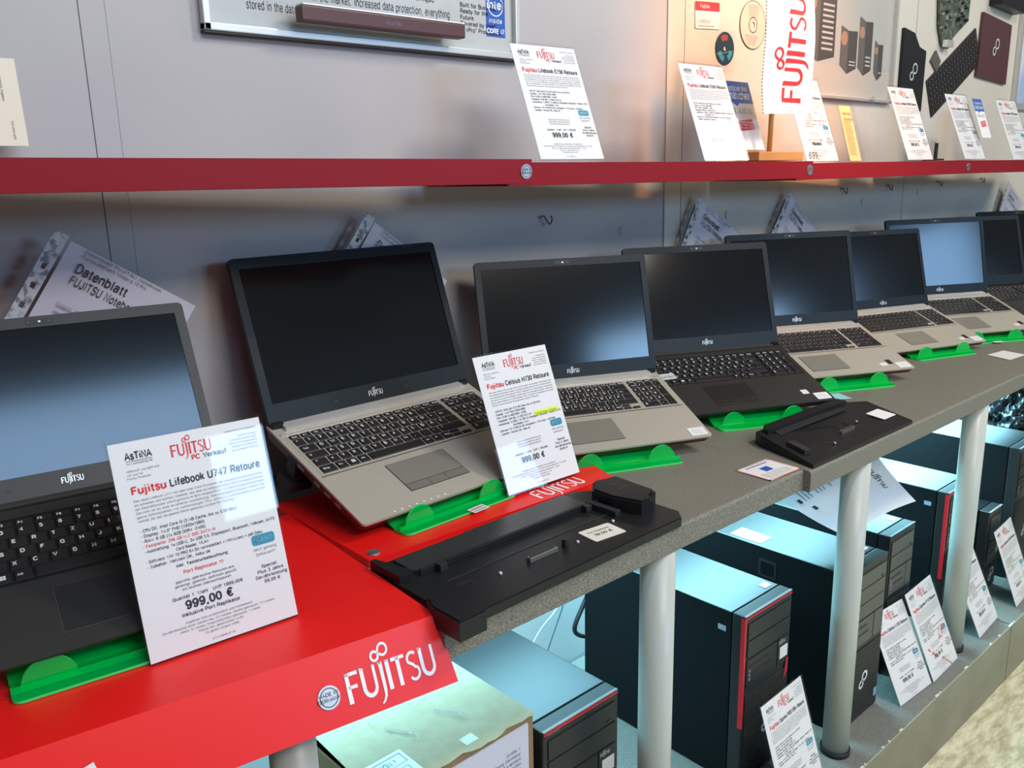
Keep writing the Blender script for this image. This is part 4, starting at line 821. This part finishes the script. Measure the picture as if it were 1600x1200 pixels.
for x in (.055, .335): obj('guide_clip', bx(x, x+.012, .112, .124, .014, .024, bev=.001), RUBBER, t)
bm = bmesh.new(); prism(bm, [(.372, .094), (.386, .048), (.408, .044), (.412, .062), (.440, .064), (.447, .150), (.402, .160), (.374, .136)], .004, .036); bmesh.ops.bevel(bm, geom=[e for e in bm.edges if all(v.co.z > .03 for v in e.verts)], offset=.0035, segments=2, affect='EDGES'); obj('latch_housing', bm, BLACK, t)
obj('latch_slider', bx(.402, .416, .122, .1245, .0358, .0368), SAT, t); obj('latch_slider', bx(.400, .424, .104, .1065, .0358, .0366), SAT, t)
obj('side_guide', bx(.352, .364, .070, .130, .014, .023, bev=.001), RUBBER, t)
bm = bmesh.new(); prism(bm, [(-.022, -.020), (.018, -.020), (.018, .016), (.004, .05), (-.012, .055), (-.022, .03)], -.0, .026); bmesh.ops.bevel(bm, geom=[e for e in bm.edges if all(v.co.z > .02 for v in e.verts)], offset=.002, segments=2, affect='EDGES'); obj('end_bracket', bm, BLACK, t)
bm = bmesh.new(); prism(bm, [(-.004, .120), (.008, .115), (.020, .125), (.016, .140), (.004, .186), (-.004, .186)], 0, .026); obj('end_bracket', bm, BLACK, t)
obj('end_rail', bx(-.006, .004, .045, .13, .0, .016, bev=.001), BLACK, t)
bm = bmesh.new(); box(bm, .155, .207, .048, .056, .014, .021, 0, bev=.001); box(bm, .158, .204, .0505, .0535, .021, .0222, 1); obj('connector', bm, [mat('connector metal', (.35, .33, .29), .35, metal=.8), RUBBER], t)
obj('guide_pin', bx(.222, .229, .049, .056, .014, .025, bev=.001), RUBBER, t)
for (x, y) in ((.105, .052), (.245, .047), (.335, .060)): bm = bmesh.new(); cyl(bm, x, y, .014, .018, .0022, 10); obj('metal_pin', bm, SILVERHI, t)
def slot(x, y): bm = bmesh.new(); prism(bm, [(x, y), (x+.022, y), (x+.022, y-.012), (x+.019, y-.012), (x+.019, y-.003), (x, y-.003)], .0139, .0144); obj('release_slot', bm, RUBBER, t)
slot(.045, .070); slot(.365, .086)
bm = bmesh.new(); prism(bm, rrect(-.029, .029, -.020, .020, .003, 3), .0142, .0148, 0); text(bm, 'Port Replikator', 0, .006, .0151, .0055, 1, 'c'); text(bm, '39,00 €', 0, -.006, .0151, .009, 1, 'c', .005); bmesh.ops.transform(bm, matrix=Matrix.Translation((.297, .048, 0)) @ Matrix.Rotation(-.12, 4, 'Z'), verts=bm.verts); obj('price_sticker', bm, [mat('sticker cream', (.80, .76, .66), .6), INK], t)

t = thing('docking_station', 'small wedge-shaped black docking station before the middle black laptop at the counter edge', 'docking station', (1.337, .004, .0008), (0, 0, 0.0))
# wedge body: sheared plan, thick at the rear
bm = bmesh.new()
bp = [(.0, 0), (.392, .0), (.425, .115), (.36, .155), (.06, .155), (.045, .135)]
def zt(y): return .007+.016*max(0, min(1, y/.135))
bot = [bm.verts.new((x, y, 0)) for x, y in bp]; top = [bm.verts.new((x, y, zt(y) if y < .14 else .022)) for x, y in bp]
bm.faces.new(bot[::-1]); bmesh.ops.triangulate(bm, faces=[bm.faces.new(top)])
for i in range(6): bm.faces.new((bot[i], bot[(i+1) % 6], top[(i+1) % 6], top[i]))
obj('body', bm, BLACK, t)
sl = math.atan2(.016, .135)
Mw = Matrix.Translation((0, 0, .0074)) @ Matrix.Rotation(sl, 4, 'X')
def W(bm): bmesh.ops.transform(bm, matrix=Mw, verts=bm.verts); return bm
bm = bmesh.new(); prism(bm, [(.075, .112), (.330, .112), (.335, .128), (.085, .132)], .0, .0008); obj('recess', W(bm), RUBBER, t)
bm = bmesh.new(); prism(bm, [(.06, .130), (.36, .130), (.355, .150), (.075, .150)], 0.0, .009); obj('rear_ridge', W(bm), BLACK, t)
bm = bmesh.new(); prism(bm, [(.030, .035), (.045, .030), (.060, .075), (.042, .08)], 0, .007); obj('side_ramp', W(bm), mat('dock satin', (.035, .036, .038), .3), t)
bm = bmesh.new(); box(bm, .185, .235, .045, .052, 0, .006, 0); box(bm, .188, .232, .047, .050, .006, .0066, 1); obj('connector', W(bm), [mat('connector metal', (.35, .33, .29), .35, metal=.8), RUBBER], t)
for (x, y) in ((.125, .028), (.275, .062)): bm = bmesh.new(); cyl(bm, x, y, 0, .004, .0026, 10); obj('metal_pin', W(bm), CHROME, t)
bm = bmesh.new()
for (x, y) in ((.105, .036), (.165, .036), (.205, .066), (.245, .070)): prism(bm, [(x, y), (x+.016, y), (x+.012, y+.008)], 0, .001)
obj('slots', W(bm), RUBBER, t)
bm = bmesh.new(); prism(bm, rrect(.340, .392, .035, .075, .002, 2), .0006, .0014); obj('price_sticker', W(bm), PAPER, t)

# ------------------------------------------------------------------ notes lying on the counter
def note(pts, label, z=.0010, mats=None, deco=None, name='note_card'):
    bm = bmesh.new(); prism(bm, pts, 0, .0006, 0)
    if deco: deco(bm)
    return tag(obj(name, bm, mats or [PAPER], loc=(0, 0, z)), label, 'note')
def deco1(bm):
    cx, cy = 1.278, .056; M = Matrix.Translation((cx, cy, 0)) @ Matrix.Rotation(-.05, 4, 'Z')
    for a in ((-.046, .046, .032, .035), (-.046, .046, -.035, -.032), (-.046, -.043, -.035, .035), (.043, .046, -.035, .035)): rect(bm, a[0], a[1], a[2], a[3], .0007, 1, M)
    stroke(bm, [(-.03, .026), (.03, .026)], .003, .003, .0007, 2, M); quad(bm, [M @ Vector(p) for p in ((-.012, -.004, .0007), (.010, -.004, .0007), (.012, .014, .0007), (-.010, .014, .0007))], 2)
    for i in range(4): text(bm, 'Bitte nicht berühren Fujitsu', -.035, -.012-i*.0055, .0007, .005, 3, M=M, fit=.07)
note([(1.233, .0925), (1.233, .0225), (1.322, .0215), (1.326, .0905)], 'white note card with red border and blue picture by the counter joint', mats=[PAPER, mat('salmon', (.8, .35, .25), .5), BLUE, GREYINK], deco=deco1)
note([(1.775, .222), (1.835, .188), (1.858, .232), (1.80, .262)], 'pale cyan note peeking out beside the green stand of the middle black laptop', mats=[mat('cyan paper', (.35, .68, .72), .6)])
note([(2.50, .082), (2.60, .075), (2.62, .14), (2.53, .15)], 'white note card lying on the counter at the right edge')
bm = bmesh.new(); box(bm, -.016, .016, -.008, .008, 0, .0006)
tag(obj('label_sticker', bm, PAPER, loc=(2.728, .192, .0045), rot=(0, 0, -.45)), 'small white label on the green stand of the light-blue-screen laptop', 'label')

# ------------------------------------------------------------------ computer towers under the counter
def tower(x0, x1, y, ztop, depth, label, style='red', bays=2, strip=False, logo=True, name='computer_tower', stickers=()):
    Wt, H = x1-x0, ztop-PZ-.001
    t = thing(name, label, 'computer', (x0, y, PZ+.001))
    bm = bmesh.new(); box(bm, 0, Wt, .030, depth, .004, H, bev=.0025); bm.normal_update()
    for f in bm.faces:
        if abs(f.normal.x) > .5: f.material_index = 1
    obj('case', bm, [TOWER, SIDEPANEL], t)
    bm = bmesh.new(); box(bm, 0, Wt, .0, .0285, .002, H+.0006, bev=.003); fr = obj('front_panel', bm, TOWFRONT if style != 'grey' else BLACK, t)
    for x in (.012, Wt-.03): obj('foot', bx(x, x+.018, .05, .09, 0, .004), RUBBER, t)
    obj('top_edge_trim', bx(.0015, Wt-.0015, -.0008, .0040, H-.001, H+.0012), mat('trim grey', (.25, .22, .24), .4) if style != 'grey' else TOWER, t)
    if style == 'red' or strip:
        obj('red_strip', bx(-.0008, .0035, -.0012, .008, H*.36, H-.004), REDSTRIP, t)
        obj('red_top_line', bx(.0035, Wt-.002, -.0014, -.0002, H-.006, H-.0035), REDSTRIP, t)
    fm = TOWGREY if style == 'grey' else TOWFRONT; k = 0
    zb = H-.016
    for h in ((.038, .038) if bays == 2 else (.036, .036, .036)):
        bm = bmesh.new(); box(bm, .010, Wt-.008, -.0022, .0, zb-h+.0015, zb-.0015, bev=.0008)
        bay = obj('drive_bay', bm, fm, t); zb -= h
        if k == 0: obj('eject_button', bx(Wt-.030, Wt-.020, -.0034, -.002, zb+.006, zb+.0085), RUBBER if style == 'grey' else LIDGREY, bay)
        k += 1
    # panel with ports
    bm = bmesh.new(); box(bm, .010, Wt*.70, -.0022, 0, zb-.062, zb-.003, bev=.0008); pp = obj('port_panel', bm, fm, t)
    bm = bmesh.new()
    for i in range(2): box(bm, .018+i*.012, Wt*.52+i*.01, -.0030, -.002, zb-.020-i*.018, zb-.0165-i*.018)
    obj('card_slot', bm, RUBBER, pp)
    bm = bmesh.new()
    for i in range(3): box(bm, .016, .021, -.0030, -.002, zb-.030-i*.009, zb-.025-i*.009)
    obj('front_ports', bm, GREYINK, pp)
    bm = bmesh.new(); box(bm, Wt*.72, Wt-.008, -.0022, 0, zb-.062, zb-.003, bev=.0008); bp_ = obj('button_panel', bm, fm, t)
    Mf = Matrix.Translation((0, -.0026, 0)) @ Matrix.Rotation(PI/2, 4, 'X')
    if logo and style != 'grey': bm = bmesh.new(); fujitsu(bm, Wt*.735, zb-.014, 0, .0068, 0, Mf); obj('logo_lettering', bm, LOGOSIL, t)
    # ribbed lower grille
    bm = bmesh.new(); zl = zb-.070; n = int((zl-.012)/.0058)
    for i in range(n): box(bm, .008, Wt-.006, -.0026, -.0002, .012+i*.0058, .0148+i*.0058)
    obj('grille', bm, mat('grille plastic', (.030, .031, .030), .4), t)
    bm = bmesh.new(); infinity(bm, Wt*.52, zl*.52, .060, .0008, 0, Mf @ Matrix.Translation((Wt*.52, zl*.52, 0)) @ Matrix.Rotation(.55, 4, 'Z') @ Matrix.Translation((-Wt*.52, -zl*.52, 0)), .10); obj('loop_emblem', bm, LOGOSIL, t)
    if 'front' in stickers: obj('white_sticker', bx(Wt*.76, Wt-.012, -.0032, -.0022, zb-.048, zb-.022), PAPER, t)
    if 'top' in stickers: obj('white_sticker', bx(Wt-.035, Wt-.012, .040, .058, H+.0002, H+.0009), PAPER, t)
    if 'topback' in stickers: obj('white_sticker', bx(.012, .060, .22, .30, H+.0002, H+.0009), PAPER, t)
    if 'side' in stickers: obj('side_sticker', bx(-.0007, 0, .042, .060, H-.045, H-.034), mat('grey sticker', (.30, .36, .42), .5), t)
    if 'redmark' in stickers:
        bm = bmesh.new(); prism(bm, [(Wt-.022, zb-.10), (Wt-.010, zb-.085), (Wt-.008, zb-.055), (Wt-.014, zb-.055)], .0, .001, 0, Mf); obj('red_mark', bm, REDSTRIP, t)
    if 'chip' in stickers: obj('processor_sticker', bx(Wt-.024, Wt-.010, -.0036, -.0026, .030, .050), mat('chip sticker', (.25, .35, .5), .4), t)
    if style == 'grey' and bays == 3:
        bm = bmesh.new(); box(bm, -.0008, .0, .17, .215, H-.070, H-.028); box(bm, -.0014, -.0008, .176, .209, H-.064, H-.034, 1); hd = obj('side_handle', bm, [RUBBER, TOWER], t)
    return t
T_ = tower(.780, .952, .116, -.313, .42, 'black tower with a thin red and silver top edge, beside the cardboard box', 'plain', 2, stickers=('front', 'redmark'))
# series name and red line on the first tower
bm = bmesh.new(); text(bm, 'CELSIUS', .008, .3695, .0, .006, 0, M=Matrix.Translation((0, -.0034, 0)) @ Matrix.Rotation(PI/2, 4, 'X')); obj('series_lettering', bm, GREYINK, T_)
obj('red_top_line', bx(.002, .170, -.0016, -.0002, .3705, .3735), REDSTRIP, T_)
tower(1.300, 1.467, .102, -.313, .42, 'black tower with red vertical strip, between the first two columns', 'red', 2, stickers=('front', 'top', 'side', 'redmark'))
tower(1.600, 1.773, .048, -.312, .44, 'large workstation tower with grey drive bays and side handle behind the second column', 'grey', 3, stickers=('top', 'topback', 'chip'))
tower(1.893, 2.027, .098, -.331, .40, 'small dark tower behind the workstation, half hidden by the hanging data sheet', 'grey', 2, stickers=('top',))
tower(2.225, 2.390, .100, -.313, .42, 'black tower with red strip, just left of the third column', 'red', 2, stickers=('side',))
tower(2.495, 2.590, .085, -.440, .32, 'short slim black computer with a white front label right of the third column', 'plain', 2, stickers=('front',))
tower(2.650, 2.850, .075, -.285, .44, 'bulky black tower with a bright lit top, right edge under the counter', 'plain', 2)
obj('dock_cable_dummy', bmesh.new(), BLACK) if False else None
# power cable behind the first tower
bm = bmesh.new(); tube(bm, spline([(1.420, .545, -.30), (1.365, .54, -.39), (1.308, .535, -.457), (1.281, .535, -.500), (1.300, .54, -.530), (1.36, .545, -.565), (1.40, .56, -.62)], 8), .0055)
tag(obj('power_cable', bm, RUBBER), 'thick black cable looping out behind the red-strip tower near the first column', 'cable')
bm = bmesh.new()
tube(bm, spline([(1.40, .61, -.36), (1.34, .605, -.43), (1.283, .60, -.483), (1.216, .60, -.531), (1.10, .60, -.685)], 8), .0011)
tag(obj('thin_wire', bm, mat('white wire', (.8, .85, .85), .4)), 'thin white wire hanging down the wall behind the first tower', 'cable')
bm = bmesh.new(); tube(bm, spline([(1.345, .61, -.40), (1.322, .605, -.45), (1.309, .60, -.479), (1.291, .60, -.514), (1.262, .60, -.567), (1.20, .60, -.685)], 8), .0015)
tag(obj('thin_wire', bm, mat('dark wire', (.05, .12, .12), .4)), 'thin dark wire hanging down the wall behind the first tower', 'cable')

# cardboard box
t = thing('cardboard_box', 'pale cardboard box in the lower left below the red flap', 'box', (.492, .118, PZ+.001), (0, 0, .02))
bw, bd, bh = .275, .32, .418
obj('body', bx(0, bw, 0, bd, 0, bh-.004), CARDEDGE, t)
bm = bmesh.new(); n = 20; A_ = []; B_ = []
for i in range(n+1):
    f = i/n; yy = -.006+.003*math.sin(f*17)+.002*math.sin(f*41); zz = bh+.002+.002*math.sin(f*6); A_.append(bm.verts.new((bw*f, yy, zz-.001))); B_.append(bm.verts.new((bw*f, bd+.001, bh+.001)))
for i in range(n): bm.faces.new((A_[i], A_[i+1], B_[i+1], B_[i]))
r_ = bmesh.ops.solidify(bm, geom=bm.faces, thickness=.003)
for (x, y, a) in ((.085, .115, .0), (.165, .10, .0)):
    text(bm, 'heisfeld 2', x, y, bh+.0052, .010, 1, M=Matrix.Translation((x, y, 0)) @ Matrix.Rotation(-1.0, 4, 'Z') @ Matrix.Translation((-x, -y, 0)))
for (x, y) in ((.08, .135), (.15, .13), (.105, .065), (.185, .06), (.06, .19), (.21, .19)):
    stroke(bm, [(x, y+.012), (x, y), (x+.012, y)], 0.0012, .0012, bh+.0052, 1, Matrix())
obj('top_flap', bm, [CARD, GREYINK], t)
bm = bmesh.new(); box(bm, .118, .262, -.0035, -.0005, .05, bh-.012, 0)
for i, s in enumerate(('Größe 1', 'Made in Augsburg Germany', 'Günstige Computer und Laptops', 'Neu und gebraucht kaufen', 'www.astinashop.de', 'Service und Verkauf')): text(bm, s, .246, bh-.048-i*.0085, .004, .0075, 1, 'r', M=Matrix.Rotation(PI/2, 4, 'X'))
obj('paper_sheet', bm, [mat('lilac sheet', (.62, .62, .72), .5), GREYINK], t)
bm = bmesh.new(); box(bm, .150, .172, .004, .022, bh+.0042, bh+.0046); obj('clear_tape', bm, CLEAR, t)
bm = bmesh.new(); M = Matrix.Translation((.020, .030, bh+.0054)) @ Matrix.Rotation(.02, 4, 'Z'); box(bm, -.055, .055, -.09, .034, 0, .0006)
for a in ((-.050, .050, .026, .0275), (-.050, .050, .006, .0068), (-.050, -.0488, .006, .0275), (.0488, .050, .006, .0275), (-.045, .045, -.002, -.0012), (.044, .045, -.04, -.0012)): rect(bm, a[0], a[1], a[2], a[3], .0008, 1)
text(bm, 'ATTENTION !', -.025, .0105, .0008, .0145, 1, bold=.01, fit=.062)
bmesh.ops.transform(bm, matrix=M, verts=bm.verts)
tag(obj('attention_leaflet', bm, [mat('pale blue paper', (.60, .78, .84), .5), mat('navy ink', (.03, .06, .18), .5)], loc=(.492, .118, PZ+.001)), 'pale blue ATTENTION leaflet lying on the cardboard box', 'leaflet')

# data sheet draped over the towers under the counter
bm = bmesh.new(); pR = Vector((1.985, .085, -.262)); pB = Vector((1.72, .118, -.283)); pT = Vector((2.00, .26, -.10)); pL = Vector((1.62, .30, -.16))
n = 10; g = []
for i in range(n+1):
    for j in range(n+1):
        u, v = i/n, j/n; p = (pB*(1-u)+pR*u)*(1-v)+(pL*(1-u)+pT*u)*v; p.z += .010*math.sin(PI*u)*(1-v)-.012*math.sin(PI*v); g.append(bm.verts.new(p))
for i in range(n):
    for j in range(n): bm.faces.new((g[i*(n+1)+j], g[(i+1)*(n+1)+j], g[(i+1)*(n+1)+j+1], g[i*(n+1)+j+1])).smooth = True
t = thing('hanging_data_sheet', 'bluish data sheet draped over the towers behind the second column', 'data sheet', (0, 0, 0))
pbm = bm
def P_(u, v, off=.0025):
    p = (pB*(1-u)+pR*u)*(1-v)+(pL*(1-u)+pT*u)*v; p.z += .010*math.sin(PI*u)*(1-v)-.012*math.sin(PI*v)
    nrm = (pR-pB).cross(pL-pB).normalized(); nrm = -nrm if nrm.y > 0 else nrm; return p+nrm*off
bm = bmesh.new(); fujitsu(bm, 0, 0, 0, 1, 0)
for v in bm.verts: x_, y_ = v.co.x, v.co.y; v.co = P_(.80+.05*y_*.9, .22+.30*(1-x_/3.9)+.0)
for i in range(9):
    uu = .12+.035*i; 
    if i % 4 == 3: continue
    a_, b_ = .55, .55+random.uniform(.2, .42); quad(bm, [P_(uu, a_), P_(uu+.006, a_), P_(uu+.006, b_), P_(uu, b_)])
for (u, v) in ((.06, .55), (.10, .42)): quad(bm, [P_(u, v), P_(u+.03, v), P_(u+.03, v+.05), P_(u, v+.05)])
for f in bm.faces: f.material_index = 1
tmp = bpy.data.meshes.new('tmp'); bm.to_mesh(tmp); bm.free(); pbm.from_mesh(tmp); bpy.data.meshes.remove(tmp)
obj('printed_paper', pbm, [mat('sheet paper', (.70, .76, .82), .5), INK], t)

# crumpled black bag at the far end
bm = bmesh.new(); bmesh.ops.create_icosphere(bm, subdivisions=6, radius=1.12)
from mathutils import noise as NZ
for v in bm.verts:
    d = v.co.normalized(); k = 1+.28*NZ.noise(d*2.4)-.26*abs(NZ.noise(d*5.0))-.16*abs(NZ.noise(d*11+Vector((3, 1, 2))))-.09*abs(NZ.noise(d*23))
    v.co = Vector((d.x*.26*k, d.y*.17*k, d.z*.26*k))
bmesh.ops.scale(bm, vec=(1, 1, 1), verts=bm.verts)
zmin = min(v.co.z for v in bm.verts)
for v in bm.verts:
    v.co.z -= zmin
    if v.co.z < .03: v.co.z = max(.001, v.co.z*.4)
for f in bm.faces: f.smooth = True
tag(obj('plastic_bag', bm, mat('bag film', (.008, .010, .012), .30, spec=.5), loc=(3.22, .30, PZ+.001)), 'crumpled shiny black plastic bag under the far end of the counter', 'bag')
